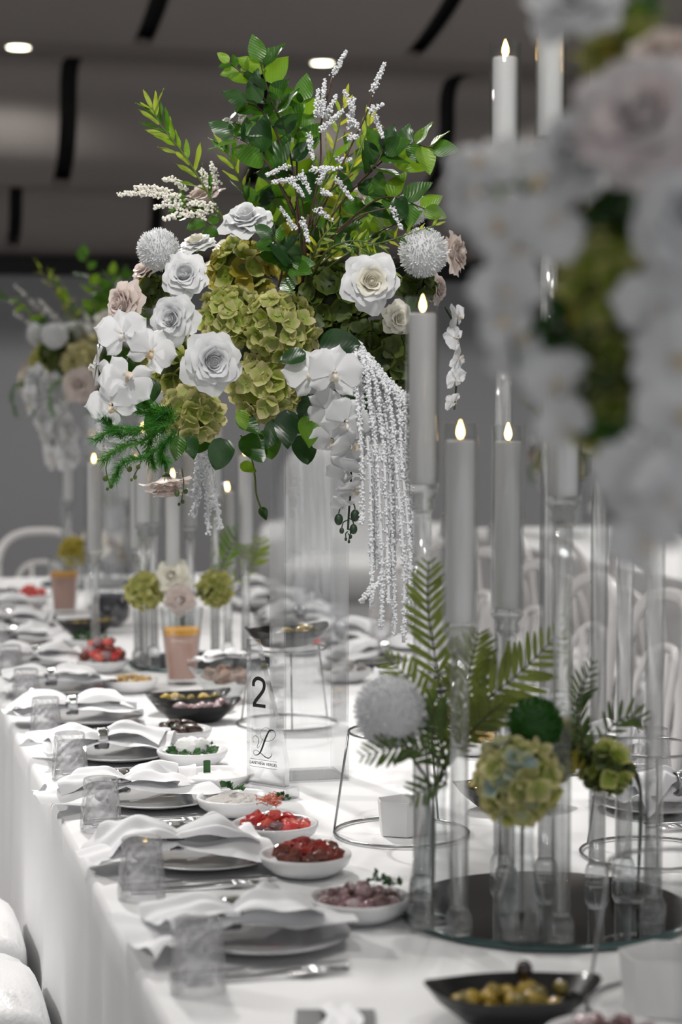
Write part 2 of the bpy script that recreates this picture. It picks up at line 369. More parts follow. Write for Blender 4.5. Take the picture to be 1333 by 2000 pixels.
row([(11.85, 2.74), (12.08, 2.75), (12.16, 2.66), (12.2, 2.53), (12.34, 2.43), (12.55, 2.385)], gaps(gx(30, 400, 12.2), gx(305, 425, 12.2) - gx(30, 400, 12.2)), 0.08)
for (y0, y1, z) in ((5.0, 5.4, 3.92), (7.4, 7.8, 3.86), (10.36, 10.84, 3.305), (11.66, 11.88, 2.70), (12.53, 13.09, 2.385)):
    O('soffit_board', MB().box((XL, y0, z), (XR, y1, z + 0.03)).mesh('soffit_board', 'soffit_paint', False), ceil)
def downlight(x, y, z, label):
    o = E('ceiling_downlight', (x, y, z)); tag(o, label, 'ceiling light', 'round downlights')
    O('trim_ring', MB().lathe([(0.058, -0.001), (0.068, -0.004), (0.07, 0.0)], 24).mesh('trim_ring', 'card_white'), o)
    O('lamp_disc', MB().lathe([(0.001, -0.003), (0.058, -0.003)], 24).mesh('lamp_disc', 'lamp_glow'), o)
downlight(gx(36, 93, 10.6), 10.6, 3.303, 'glowing round downlight in the ceiling strip at its darker corner end')
downlight(gx(630, 125, 10.66), 10.66, 3.303, 'glowing round downlight in the ceiling strip above the tall bouquet')

# ------------------------------------------------------------------ tables
TZ = 0.7525
TX0, TX1, TY0, TY1 = 0.32, 1.42, 0.45, 7.35
def banquet_table(x0, x1, y0, y1, lab_t, lab_c, cm='linen', wr=0.0, ny=120):
    t = E('banquet_table', ((x0 + x1) / 2, (y0 + y1) / 2, 0)); tag(t, lab_t, 'table', 'banquet tables')
    hx, hy = (x1 - x0) / 2, (y1 - y0) / 2
    O('tabletop', MB().box((-hx + .02, -hy + .02, 0.715), (hx - .02, hy - .02, 0.745)).mesh('tabletop', 'chair_white', False), t)
    for sx in (-1, 1):
        for sy in (-1, 0, 1):
            O('leg', MB().box((sx * (hx - .12) - .02, sy * (hy - .15) - .02, 0), (sx * (hx - .12) + .02, sy * (hy - .15) + .02, 0.714)).mesh('leg', 'chair_white', False), t)
    R = 0.012
    per = []
    def edge(ax, ay, bx, by, n):
        for i in range(n): per.append((ax + (bx - ax) * i / n, ay + (by - ay) * i / n))
    nx = max(12, int((x1 - x0) * 26)); nyy = max(30, int((y1 - y0) * 40))
    edge(-hx, -hy, hx, -hy, nx); edge(hx, -hy, hx, hy, nyy); edge(hx, hy, -hx, hy, nx); edge(-hx, hy, -hx, -hy, nyy)
    def outn(x, y):
        v = Vector((0, 0, 0))
        if abs(x - hx) < 1e-4: v.x += 1
        if abs(x + hx) < 1e-4: v.x -= 1
        if abs(y - hy) < 1e-4: v.y += 1
        if abs(y + hy) < 1e-4: v.y -= 1
        return v.normalized()
    m = MB(); n = len(per); zs = [0.7515, 0.748, 0.738, 0.70, 0.62, 0.5, 0.35, 0.18, 0.01]
    vs = []
    for j, z in enumerate(zs):
        k = min(1.0, (0.75 - z) / 0.5) ** 0.9
        for i, (x, y) in enumerate(per):
            o = outn(x, y); s = (x * 3.1 + y)
            wv = 0.5 + 0.5 * math.sin(s * 23 + 2.2 * math.sin(s * 4.1)) * (0.55 + 0.45 * math.sin(s * 7.7 + 1))
            off = -0.004 if j == 0 else (0.0 if j == 1 else 0.003) + k * 0.020 * wv
            vs.append((x + o.x * off, y + o.y * off, z))
    fs = [(j * n + i, j * n + (i + 1) % n, (j + 1) * n + (i + 1) % n, (j + 1) * n + i) for j in range(len(zs) - 1) for i in range(n)]
    m.add(vs, [tuple(reversed(f)) for f in fs])
    def top(u, v):
        x = (-hx + .004) + (2 * hx - .008) * u; y = (-hy + .004) + (2 * hy - .008) * v
        e = min(u, 1 - u, v * 6, (1 - v) * 6) * 8; e = max(0.0, min(1.0, e))
        return (x, y, 0.7512 + wr * e * (noise.noise((x * 5, y * 3, 3.3)) - 0.4))
    m.grid(top, 22, ny)
    c = O('tablecloth', m.mesh('tablecloth', cm), None, None, ((x0 + x1) / 2, (y0 + y1) / 2, 0)); tag(c, lab_c, 'tablecloth')
    return t
banquet_table(TX0, TX1, TY0, TY1, 'long banquet table under the white cloth set with bouquets and candles', 'long white tablecloth with soft pleated skirt under the main place settings', wr=0.001)
banquet_table(3.0, 4.0, 3.6, 9.7, 'second long banquet table beyond the row of arched chairs', 'white tablecloth on the second table beyond the arched chairs', ny=40)
banquet_table(-1.4, 0.1, 9.2, 10.6, 'short table standing by the far wall behind the main table', 'white cloth over the short table near the far wall', ny=20)

# ------------------------------------------------------------------ chairs
def cushion(hx, hy, h, tuft=0.0, n=14):
    m = MB()
    def f(u, v):
        th = 2 * PI * u; ph = PI * (v - 0.5)
        c = lambda a, e: math.copysign(abs(math.cos(a)) ** e, math.cos(a)); s_ = lambda a, e: math.copysign(abs(math.sin(a)) ** e, math.sin(a))
        x = hx * c(ph, 0.35) * c(th, 0.4); y = hy * c(ph, 0.35) * s_(th, 0.4); z = h * s_(ph, 0.7)
        if z > 0: z *= 1.0 - tuft * abs(math.sin(2.5 * PI * x / hx)) ** 6 * 0.35
        return (x, y, z)
    m.grid(f, 32, 14, closed=True); return m
def arch_pts(w, z0, z1, y, n=18, bow=0.03):
    P = [(-w, y, z0)]
    for i in range(n + 1):
        a = PI - PI * i / n
        x = w * math.copysign(abs(math.cos(a)) ** 0.75, math.cos(a)); z = z1 - 0.17 + 0.17 * abs(math.sin(a)) ** 0.75
        P.append((x, y - bow * (1 - (x / w) ** 2) - 0.06 * (z - z0) / (z1 - z0), z))
    P.append((w, y, z0)); return [Vector(p) for p in P]
def make_chair():
    c = E('arched_chair'); hw = 0.19
    O('seat_cushion', cushion(0.205, 0.21, 0.055).mesh('seat_cushion', 'leather_white'), c, None, (0, 0.0, 0.43))
    O('seat_frame', MB().box((-.19, -.19, .36), (.19, .19, .385)).mesh('seat_frame', 'chair_white', False), c)
    for sx in (-1, 1):
        O('leg', MB().tube([(sx * .17, .17, .37), (sx * .175, .178, .2), (sx * .18, .185, 0)], [.018, .015, .011], 8).mesh('leg', 'chair_white'), c)
        O('leg', MB().tube([(sx * .17, -.18, .40), (sx * .175, -.2, .2), (sx * .18, -.22, 0)], [.018, .015, .011], 8).mesh('leg', 'chair_white'), c)
    O('back_frame', MB().tube(crom(arch_pts(0.185, .38, .93, -.2), 2), .017, 8).mesh('back_frame', 'chair_white'), c)
    O('inner_arch', MB().tube(crom(arch_pts(0.115, .42, .80, -.19), 2), .011, 8).mesh('inner_arch', 'chair_white'), c)
    for x in (-.045, .045):
        O('back_slat', MB().tube([(x * 1.6, -.195, .42), (x, -.235, .6), (x * .9, -.26, .79)], .009, 6).mesh('back_slat', 'chair_white'), c)
    return c
CH = make_chair(); first = [True]
def chair(x, y, rz, label, group):
    c = CH if first[0] else copy_tree(CH); first[0] = False
    c.location = (x, y, 0); c.rotation_euler = (0, 0, rz); tag(c, label, 'chair', group); return c
ords = ['second', 'third', 'fourth', 'fifth', 'sixth', 'seventh', 'eighth', 'ninth', 'tenth']
for k in range(8):
    y = 3.50 + 0.47 * k
    chair(1.69, y, PI / 2 + 0.04 * math.sin(3 * k), ('first' if k == 0 else ords[k - 1]) + ' white arched chair counting away from the candles along the far long side', 'arched chairs along the far long side')
chair(0.76, 7.62, PI, 'white arched chair standing at the far head of the main table', None).scale = (.95, 1, .955)
for k in range(6):
    y = 4.6 + 0.62 * k
    chair(2.72, y, -PI / 2 + 0.05 * math.sin(5 * k), ('first' if k == 0 else ords[k - 1]) + ' white chair counting away along the second table with its back to us', 'chairs along the second table')
# two padded seats tucked under the near long side
for k, (y, lab) in enumerate(((3.055, 'white padded chair tucked under the cloth at the bottom corner of the picture'), (3.475, 'white padded chair just beyond the bottom corner chair'))):
    c = E('padded_chair', (0.092, y, 0), -PI / 2); tag(c, lab, 'chair', 'padded chairs beside the pleated cloth')
    O('seat_cushion', cushion(0.198, 0.205, 0.085, 1.0).mesh('seat_cushion', 'leather_white'), c, None, (0, 0, 0.425))
    O('seat_frame', MB().box((-.18, -.18, .30), (.18, .18, .335)).mesh('seat_frame', 'chair_white', False), c)
    for sx in (-1, 1):
        for sy in (-1, 1): O('leg', MB().tube([(sx * .16, sy * .16, .31), (sx * .17, sy * .17, 0)], [.018, .012], 8).mesh('leg', 'chair_white'), c)
    O('back_frame', MB().tube(crom(arch_pts(0.18, .33, .92, -.19), 2), .018, 8).mesh('back_frame', 'chair_white'), c)
# pale sofa by the far wall
sp = pix(690, 935, 11.6)
s_ = E('sofa', (sp.x, sp.y, 0), -YAW); tag(s_, 'large white padded sofa with rounded corners against the far wall', 'sofa')
O('backrest', cushion(0.46, 0.12, 0.46).mesh('backrest', 'leather_white'), s_, None, (0, 0.12, 0.70))
O('seat_cushion', cushion(0.46, 0.3, 0.14).mesh('seat_cushion', 'leather_white'), s_, None, (0, -.2, 0.38))
O('base', MB().box((-.42, -.45, 0), (.42, .2, .26)).mesh('base', 'leather_white', False), s_)
for sx in (-1, 1): O('armrest', cushion(0.08, 0.32, 0.2).mesh('armrest', 'leather_white'), s_, None, (sx * .48, -.15, .5))

# ------------------------------------------------------------------ flower library (unit sizes, meshes shared)
CACHE = {}
def cached(key, fn):
    if key not in CACHE: CACHE[key] = fn()
    return CACHE[key]
ROSE_LAYERS = [  # count, base radius, rim radius, base z, rim z, half angle, curl
    (3, .20, .38, .10, .80, 1.30, .10), (4, .22, .54, .06, .75, 1.05, .14), (4, .22, .70, .03, .64, 1.02, .20),
    (5, .22, .86, .0, .47, .86, .26), (5, .20, 1.0, -.03, .25, .84, .30)]
def petal_mesh(L, var, mat):
    def mk():
        _, rb, rt, z0, z1, ha, curl = ROSE_LAYERS[L]; rn = random.Random(L * 10 + var); ph = rn.uniform(0, 6); amp = .035 + .018 * L
        def f(u, v):
            a = (u * 2 - 1); wd = ha * (0.45 + 0.55 * min(1, v * 1.7)); th = a * wd
            drop = 0.30 * abs(a) ** 2.6 + 0.03 * math.sin(a * 5 + ph) * v
            vv = min(1.0, max(0.0, v * (1 - drop * v)))
            rr = rb + (rt - rb) * vv ** 1.35 + curl * max(0, vv - .72) ** 1.3 * 2.0
            z = z0 + (z1 - z0) * (1 - (1 - vv) ** 1.6) - curl * 2.4 * max(0, vv - .74) ** 1.4
            rr += amp * math.sin(a * 6 + ph) * vv ** 3; z += amp * 0.8 * math.cos(a * 7 + ph * 2) * vv ** 3
            return (rr * math.sin(th), rr * math.cos(th), z)
        return MB().grid(f, 8, 7).mesh('petal', mat)
    return cached(('petal', L, var, mat), mk)
def rose_core(mat):
    def mk():
        m = MB()
        def f(u, v):
            th = u * 6.2 * PI; r = (.025 + .27 * u) * (.55 + .45 * v) + .035 * max(0, v - .7) * (1 + math.sin(th * 1.7)); return (r * math.sin(th), r * math.cos(th), .10 + (.70 + .05 * math.sin(th * 1.3)) * v * (1 - .05 * u))
        m.grid(f, 72, 5); m.lathe([(.0005, .70), (.06, .68), (.14, .58), (.24, .50), (.30, .3), (.2, .0)], 12); m.lathe([(.001, -.22), (.09, -.2), (.17, -.08), (.2, .02), (.12, .12)], 10, mi=1); m.tube([(0, 0, -.2), (0, 0, -.75)], .035, 6, 1)
        for k in range(5):
            a = k * 2 * PI / 5
            m.add([(.12 * math.cos(a + .5), .12 * math.sin(a + .5), -.06), (.12 * math.cos(a - .5), .12 * math.sin(a - .5), -.06), (.34 * math.cos(a), .34 * math.sin(a), -.1)], [(0, 1, 2)], 1)
        return m.mesh('rose', [mat, 'green_stem'])
    return cached(('rosecore', mat), mk)
def rose(parent, M, mat, seed, inner=None, layers=5, merged=False):
    rn = random.Random(seed); inner = inner or mat
    if merged:
        def mk():
            r2 = random.Random(merged); m = MB(); m.lathe([(.001, .7), (.1, .74), (.16, .5), (.12, .0), (.001, -.15)], 8)
            for L, (n, *_r) in enumerate(ROSE_LAYERS):
                for k in range(n):
                    me = petal_mesh(L, k % 2, mat)
                    mm = MB(); mm.v = [tuple(v.co) for v in me.vertices]; mm.f = [tuple(p.vertices) for p in me.polygons]; mm.m = [0] * len(mm.f)
                    m.merge(mm, Matrix.Rotation(2 * PI * (k + .37 * L) / n + r2.uniform(-.15, .15), 4, 'Z'))
            return m.mesh('rose', mat)
        return O('rose', cached(('roseM', mat, merged), mk), parent, M)
    o = O('rose', rose_core(inner), parent, M)
    for L, (n, *_r) in enumerate(ROSE_LAYERS[:layers]):
        for k in range(n):
            a = 2 * PI * (k + .37 * L) / n + rn.uniform(-.18, .18); s = rn.uniform(.93, 1.06)
            O('petal', petal_mesh(L, rn.randrange(2), inner if L < 2 else mat), o, Matrix.Rotation(a, 4, 'Z') @ Matrix.Rotation(rn.uniform(-.05, .08), 4, 'X') @ Matrix.Rotation(rn.uniform(-.06, .06), 4, 'Y') @ Matrix.Diagonal((s, s, s * rn.uniform(.84, 1.1), 1)))
    return o
def floret_mb(var):
    rn = random.Random(var + 50); m = MB()
    for k in range(4):
        a0 = k * PI / 2 + rn.uniform(-.15, .15); tilt = rn.uniform(.45, .95); ln = rn.uniform(.9, 1.08); ph = rn.uniform(0, 6)
        def f(u, v):
            a = u * 2 - 1; wdt = .62 * math.sin(PI * min(1, .12 + .80 * v)) ** .7
            y = .08 + ln * v * (1 - .12 * a * a * v); x = a * wdt
            z = tilt * y * y * .75 + .14 * a * a * v + .05 * math.sin(5 * a + ph) * v - .1 * max(0, v - .7)
            return (x * math.cos(a0) - y * math.sin(a0), x * math.sin(a0) + y * math.cos(a0), z)
        m.grid(f, 4, 4)
    m.bead((0, 0, .06), .1); return m
def floret(var, mat): return cached(('floret', var, mat), lambda: floret_mb(var).mesh('floret', mat))
def hydrangea(parent, pos, R, face_dir, mats, n, seed, merged=False, name='hydrangea', squash=.85, cone=-.25, core='hydrangea_core'):
    rn = random.Random(seed); d = Vector(face_dir).normalized()
    M = face(pos, d, (R, R, R * squash))
    spots = []
    N = int(n / ((1 - cone) / 2))
    for k in range(N):
        z = 1 - 2 * (k + .5) / N
        if z < cone: continue
        a = k * 2.39996 + rn.uniform(-.2, .2); r = math.sqrt(1 - z * z); spots.append(Vector((r * math.cos(a), r * math.sin(a), z)))
    fs = 1.62 / math.sqrt(max(8, N / 2.2))
    cm = MB().sphere((0, 0, -.02), .74, 12, 8).tube([(0, 0, -.6), (0, 0, -1.6)], .06, 6)
    if merged:
        m = MB(); m.merge(cm)
        for p in spots: m.merge(floret_mb(rn.randrange(3)), face(p * rn.uniform(.72, .86), p, fs, rn.uniform(0, 6)), 1)
        return O(name, m.mesh(name, [core, mats[0]]), parent, M)
    o = O(name, cached(('hcore', core), lambda: cm.mesh(name, core)), parent, M)
    for p in spots:
        dd = (p + Vector((rn.uniform(-.3, .3), rn.uniform(-.3, .3), rn.uniform(-.3, .3)))).normalized()
        O('floret', floret(rn.randrange(3), mats[rn.randrange(len(mats))]), o, face(p * rn.uniform(.70, .88), dd, fs * rn.uniform(.88, 1.15), rn.uniform(0, 6)))
    return o
def mum_mb(n=420, seed=1, curl=.25, wd=.055):
    rn = random.Random(seed); m = MB()
    m.sphere((0, 0, 0), .89, 18, 12)
    for k in range(n):
        z = 1 - 2 * (k + .5) / n
        if z < -.75: continue
        a = k * 2.39996; r = math.sqrt(1 - z * z); d = Vector((r * math.cos(a), r * math.sin(a), z + rn.uniform(-.05, .05))).normalized()
        t = d.cross(Vector((rn.uniform(-1, 1), rn.uniform(-1, 1), rn.uniform(-1, 1)))).normalized(); b = d.cross(t)
        L = rn.uniform(.92, 1.05); w = wd * rn.uniform(.8, 1.2)
        p0 = d * .80; p1 = d * (L * .82); p2 = d * L + Vector((0, 0, curl * .2)) + b * .03
        m.add([tuple(p0 - t * w * .6), tuple(p0 + t * w * .6), tuple(p1 + t * w + b * w * .6), tuple(p1 - t * w + b * w * .6), tuple(p2 + t * w * .5), tuple(p2 - t * w * .5)], [(0, 1, 2, 3), (3, 2, 4, 5)])
    return m
def mum(parent, pos, R, d, mat, seed=1, name='chrysanthemum', stem=False):
    me = cached(('mum', mat, seed % 3), lambda: mum_mb(seed=seed % 3 + 1, n=900, wd=.042).mesh(name, mat))
    return O(name, me, parent, face(pos, d, R, seed))
def leaf_mesh(var, mat, kind='oval'):
    def mk():
        rn = random.Random(var * 7 + 3); bend = rn.uniform(-.25, .35); fold = rn.uniform(.10, .3); tw = rn.uniform(-.4, .4)
        prof = {'oval': lambda v: .92 * v ** .6 * max(0, 1 - v) ** 1.08 + .012 * (v < .99),
                'heart': lambda v: .86 * (v + .015) ** .42 * max(0, 1 - v) ** .72,
                'narrow': lambda v: .11 * math.sin(PI * v ** .8) ** .8}[kind]
        def f(u, v):
            a = u * 2 - 1; wdt = max(0, prof(v)); x = a * wdt
            z = fold * abs(a) * wdt * .9 + bend * v * v * .5 + .03 * math.sin(9 * v + a * 2) * abs(a)
            c, s = math.cos(tw * v * a), math.sin(tw * v * a)
            return (x, v, z)
        m = MB().grid(f, 4, 11); return m.mesh('leaf', mat)
    return cached(('leaf', var, mat, kind), mk)
def branch(parent, pts, leaf_len, n, mats, seed, kind='oval', stem_r=.0018, name='leafy_branch', s0=.2, spread=.9, stem_mat='dark_stem', toward=None, root=Vector((0, 0, 0)), pair=False, grow=-.35, bias=0.5):
    """stem through points (relative to root) with leaves alternating along it"""
    rn = random.Random(seed); path = crom(pts, 6); N = len(path)
    rs = [stem_r * (1.25 - .75 * i / (N - 1)) for i in range(N)]
    o = O(name, MB().tube(path, rs, 6).mesh(name, stem_mat), parent)
    side = 1
    for k in range(n):
        s = s0 + (1 - s0) * (k + .5) / n; i = min(N - 2, int(s * (N - 1))); p = path[i].lerp(path[i + 1], s * (N - 1) - i)
        t = (path[i + 1] - path[i]).normalized(); nrm = toward if toward else Vector((0, 0, 1)); sd = t.cross(nrm).normalized() * side
        if sd.length < .1: sd = t.orthogonal()
        for q in ((1, -1) if pair else (1,)):
            dd = t * math.cos(spread) + sd * q * math.sin(spread) + nrm * rn.uniform(-.35, .35) + Vector((rn.uniform(-.25, .25), rn.uniform(-.25, .25), rn.uniform(-.25, .25)))
            L = leaf_len * rn.uniform(.75, 1.15) * (1 + grow * (s - .5))
            nn = (nrm * bias + Vector((rn.uniform(-1, 1), rn.uniform(-1, 1), rn.uniform(-.3, 1)))).normalized()
            O('leaf', leaf_mesh(rn.randrange(4), mats[rn.randrange(len(mats))], kind), o, along(p, dd, nn, L))
        side = -side
    O('leaf', leaf_mesh(1, mats[0], kind), o, along(path[-1], path[-1] - path[-2], (toward or Vector((0, 0, 1))), leaf_len * .8))
    return o
def lone_leaf(parent, pos, d, nrm, L, mat, kind='oval', var=0):
    return O('leaf', leaf_mesh(var, mat, kind), parent, along(pos, d, nrm, L))
def orchid_mesh(var):
    def mk():
        rn = random.Random(var + 9); m = MB()
        def tepal(ang, ln, wd, z0, cup):
            ph = rn.uniform(0, 6); c, s = math.cos(ang), math.sin(ang)
            def f(u, v):
                a = u * 2 - 1; w_ = wd * min(1, .22 + 1.5 * v) * math.sqrt(max(0.0, 1 - v ** 4.5)) ; y = .06 + ln * v * (1 - .10 * a * a); x = a * w_
                z = z0 + cup * v * v - .12 * a * a * v + .02 * math.sin(4 * a + ph)
                return (x * c - y * s, x * s + y * c, z)
            m.grid(f, 6, 6)
        for a in (0, 2.25, -2.25): tepal(a, .88, .34, -.03, rn.uniform(-.25, .1))
        for a in (1.22, -1.22): tepal(a, .94, .58, .03, rn.uniform(-.05, .3))
        def lip(u, v):
            a = u * 2 - 1; return (a * (.07 + .08 * v), -.04 - .26 * v, .12 + .16 * math.sin(v * PI) + .16 * abs(a) * (1 - v))
        m.grid(lip, 4, 4, 1); m.sphere((0, .02, .10), .065, 8, 6, 1)
        for sx in (-1, 1): m.grid(lambda u, v: (sx * (.05 + .16 * v), -.1 - .12 * u, .12 + .2 * v), 2, 2, 0)
        return m.mesh('orchid', ['orchid_white', 'orchid_lip'])
    return cached(('orchid', var), mk)
def bead_spike(path, r, n, br, seed):
    rn = random.Random(seed); m = MB(); N = len(path) - 1
    for k in range(n):
        s = rn.random(); i = min(N - 1, int(s * N)); p = path[i].lerp(path[i + 1], s * N - i)
        v = Vector((rn.gauss(0, 1), rn.gauss(0, 1), rn.gauss(0, 1))).normalized() * (r * (1.1 - .65 * s) * rn.uniform(.5, 1.15))
        m.bead(p + v, br * rn.uniform(.7, 1.25))
    return m
def needle_frond(path, ln, n, seed, r=.0005):
    rn = random.Random(seed); m = MB(); N = len(path) - 1; m.tube(path, .0009, 5)
    for k in range(n):
        s = rn.random(); i = min(N - 1, int(s * N)); p = path[i].lerp(path[i + 1], s * N - i); t = (path[i + 1] - path[i]).normalized()
        v = (Vector((rn.gauss(0, 1), rn.gauss(0, 1), rn.gauss(0, 1))) + t * .6).normalized(); q = v.orthogonal().normalized()
        L = ln * rn.uniform(.6, 1.1); c = p + v * L + t * L * .35; mid = p + v * L * .6
        m.add([tuple(p - q * r), tuple(p + q * r), tuple(mid + q * r), tuple(c), tuple(mid - q * r)], [(0, 1, 2, 3, 4)])
    return m

CAMB = (RT, UP, -FW)
def cdir(a, b, c): return RT * a + UP * b - FW * c

# ------------------------------------------------------------------ the tall bouquet in focus
RX = Vector((0.777, 3.275, 1.35))
arr = E('flower_arrangement', RX); tag(arr, 'tall bouquet of white roses, green hydrangeas and orchids on the clear stand, sharply in focus', 'bouquet', 'table bouquets')
def L(px, py, t): return pix(px, py, t) - RX
S = 3.2 / FPX                            # metres per pixel at the bouquet
O('foam_ball', MB().sphere((0, 0, .0), .085, 14, 10, sc3=(1, 1, .8)).mesh('foam_ball', 'hydrangea_core_dark'), arr, None, L(560, 690, 3.3))
O('foam_tray', MB().lathe([(.001, 0), (.07, 0), (.08, .03), (.001, .035)], 20).mesh('foam_tray', 'hydrangea_core_dark'), arr, None, (0, 0, .001))
roses = [  # px, py, t, diameter px, facing (right, up, to camera), material
    (412, 706, 3.06, 118, (.25, -.12, 1), 'petal_white', 'petal_white'), (362, 542, 3.12, 92, (.0, .15, 1), 'petal_white', 'petal_white'),
    (345, 622, 3.09, 96, (-.35, -.1, 1), 'petal_white', 'petal_white'), (484, 446, 3.16, 104, (-.15, .9, .75), 'petal_white', 'petal_white'),
    (722, 552, 3.08, 112, (.12, .0, 1), 'petal_white', 'petal_ivory'), (388, 488, 3.22, 78, (-.2, .9, .4), 'petal_white', 'petal_ivory'),
    (255, 598, 3.13, 100, (-.8, .15, .75), 'petal_blush', 'petal_blush'), (293, 537, 3.24, 74, (-.6, .6, .4), 'petal_blush', 'petal_blush'),
    (402, 398, 3.40, 92, (-.5, .9, .1), 'petal_blush', 'petal_blush'), (878, 497, 3.34, 84, (1, .1, .35), 'petal_blush', 'petal_blush'),
    (775, 622, 3.16, 66, (.3, -.1, .9), 'petal_ivory', 'petal_ivory'), (846, 566, 3.28, 62, (.9, .0, .5), 'petal_blush', 'petal_blush'),
    (325, 932, 3.22, 96, (.1, -1, .0), 'petal_blush', 'petal_blush')]
for i, (px, py, t, d, fd, mt, mi) in enumerate(roses):
    rose(arr, face(L(px, py, t + .02), cdir(*fd), d * S / 2 * (t / 3.2), i * 1.3), mt, i, mi)
rose(arr, face(L(724, 388, 3.42), cdir(.3, .6, .6), 38 * S, 2), 'petal_blush', 40, merged=7)
rose(arr, face(L(445, 492, 3.3), cdir(-.2, .8, .5), 30 * S, 2), 'petal_ivory', 41, merged=7)
HY = [  # px, py, t, R px, facing, mats, n
    (452, 622, 3.13, 66, (-.3, .2, 1), ['floret_lime', 'floret_lime', 'floret_pale'], 42), (545, 640, 3.11, 76, (.2, .05, 1), ['floret_lime', 'floret_pale', 'floret_lime'], 50),
    (520, 755, 3.13, 72, (.1, -.35, 1), ['floret_pale', 'floret_lime'], 44), (378, 808, 3.12, 62, (-.3, -.5, .9), ['floret_pale', 'floret_pale', 'floret_lime'], 34),
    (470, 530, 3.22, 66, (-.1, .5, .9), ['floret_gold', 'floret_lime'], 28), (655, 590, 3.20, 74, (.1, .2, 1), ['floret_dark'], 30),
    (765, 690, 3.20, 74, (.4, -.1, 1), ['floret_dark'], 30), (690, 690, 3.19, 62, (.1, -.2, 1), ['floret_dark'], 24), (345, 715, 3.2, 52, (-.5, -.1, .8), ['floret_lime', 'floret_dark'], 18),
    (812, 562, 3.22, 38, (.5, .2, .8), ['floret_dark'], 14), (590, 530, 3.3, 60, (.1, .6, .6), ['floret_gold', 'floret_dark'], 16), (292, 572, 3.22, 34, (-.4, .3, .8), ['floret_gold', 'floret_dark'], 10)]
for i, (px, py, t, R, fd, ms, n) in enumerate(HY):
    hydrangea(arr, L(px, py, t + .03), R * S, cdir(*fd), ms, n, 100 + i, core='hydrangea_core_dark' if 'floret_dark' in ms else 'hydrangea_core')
for i, (px, py, t, d, fd) in enumerate([(310, 488, 3.16, 84, (-.3, .3, 1)), (827, 494, 3.16, 98, (.1, .2, 1)), (806, 408, 3.34, 70, (.2, .5, .8)), (222, 650, 3.25, 52, (-.6, 0, .8))]):
    mum(arr, L(px, py, t), d * S / 2, cdir(*fd), 'petal_white', i)
def orchid_spray(parent, pts, flowers, root_fn, scale, stem='bud_green', name='orchid_spray'):
    path = crom([root_fn(*p) for p in pts], 6)
    o = O(name, MB().tube(path, .0017, 6).mesh(name, stem), parent)
    for i, (px, py, t, d, fd, roll) in enumerate(flowers):
        O('orchid', orchid_mesh(i % 4), o, face(root_fn(px, py, t), cdir(*fd), d * scale / 2, roll))
    return o
orchid_spray(arr, [(330, 690, 3.15), (260, 690, 3.07), (225, 760, 3.06), (205, 830, 3.08)],
    [(240, 652, 3.05, 108, (-.1, .1, 1), .2), (296, 686, 3.04, 100, (.2, -.1, 1), -.5), (248, 742, 3.03, 112, (.1, -.15, 1), 2.8), (190, 712, 3.07, 92, (-1, .1, .3), .5),
     (218, 790, 3.04, 100, (-.2, -.2, 1), .4), (196, 808, 3.08, 84, (-1, -.2, .2), 1.2), (222, 838, 3.07, 86, (-.4, -.6, .8), 2.0), (205, 870, 3.09, 70, (-.6, -.6, .5), .3)], L, S)
sp1 = orchid_spray(arr, [(650, 690, 3.12), (668, 780, 3.07), (684, 870, 3.08), (686, 940, 3.1), (682, 1000, 3.11), (680, 1035, 3.11)],
    [(606, 728, 3.06, 108, (-.2, .15, 1), .35), (654, 728, 3.02, 116, (.15, .0, 1), -.2), (640, 800, 3.05, 96, (-.3, -.3, .8), 1.0), (676, 822, 3.03, 104, (.3, -.35, .9), -.6),
     (650, 858, 3.06, 94, (-.2, -.6, .8), .2), (686, 872, 3.05, 88, (.3, -.7, .7), 2.6), (676, 918, 3.07, 86, (-.1, -.7, .6), .7), (690, 955, 3.09, 74, (.2, -.8, .5), 1.9), (668, 985, 3.1, 52, (-.3, -.8, .4), .4)], L, S)
sb = [((686, 990), (694, 1004), 9.5), ((672, 998), (662, 1012), 9), ((682, 1020), (691, 1031), 8), ((679, 1024), (668, 1035), 5), ((680, 1040), (685, 1047), 3.6), ((680, 1046), (676, 1052), 3), ((680, 1050), (682, 1057), 2.8)]
for a, b, r in sb:
    m = MB().tube(crom([L(a[0], a[1] - 8, 3.105), L((a[0] + b[0]) / 2 + (2 if b[0] > a[0] else -2), a[1] - 4, 3.105), L(b[0], b[1] - r, 3.105)], 4), .0011, 5)
    m.sphere(L(b[0], b[1] + r * .3, 3.105), r * S, 10, 8, sc3=(.95, .95, 1.25)); O('bud', m.mesh('bud', 'bud_green'), sp1)
orchid_spray(arr, [(870, 600, 3.3), (893, 650, 3.28), (893, 730, 3.28), (888, 800, 3.3)],
    [(893, 618, 3.27, 60, (.8, .1, .6), .3), (888, 660, 3.27, 58, (.5, .1, .8), 1.3), (896, 700, 3.27, 62, (.8, -.2, .5), 2.2), (890, 740, 3.27, 56, (.6, -.2, .7), .2), (884, 785, 3.29, 46, (.5, -.5, .6), 1)], L, S)
for (px, py, t, dx) in [(262, 912, 3.15, 14), (215, 930, 3.12, -8), (355, 960, 3.22, 4)]:
    m = MB(); m.tube(crom([L(px, py - 45, t), L(px + dx, py - 15, t), L(px, py + 18, t)], 5), .001, 5)
    for k, (ox, oy, r) in enumerate(((-9, 4, 5.5), (8, 0, 4.5), (2, 20, 4), (-5, 25, 3))): m.sphere(L(px + ox, py + oy, t), r * S, 8, 6, sc3=(1, 1, 1.2))
    O('bud_sprig', m.mesh('bud_sprig', 'green_stem'), arr)
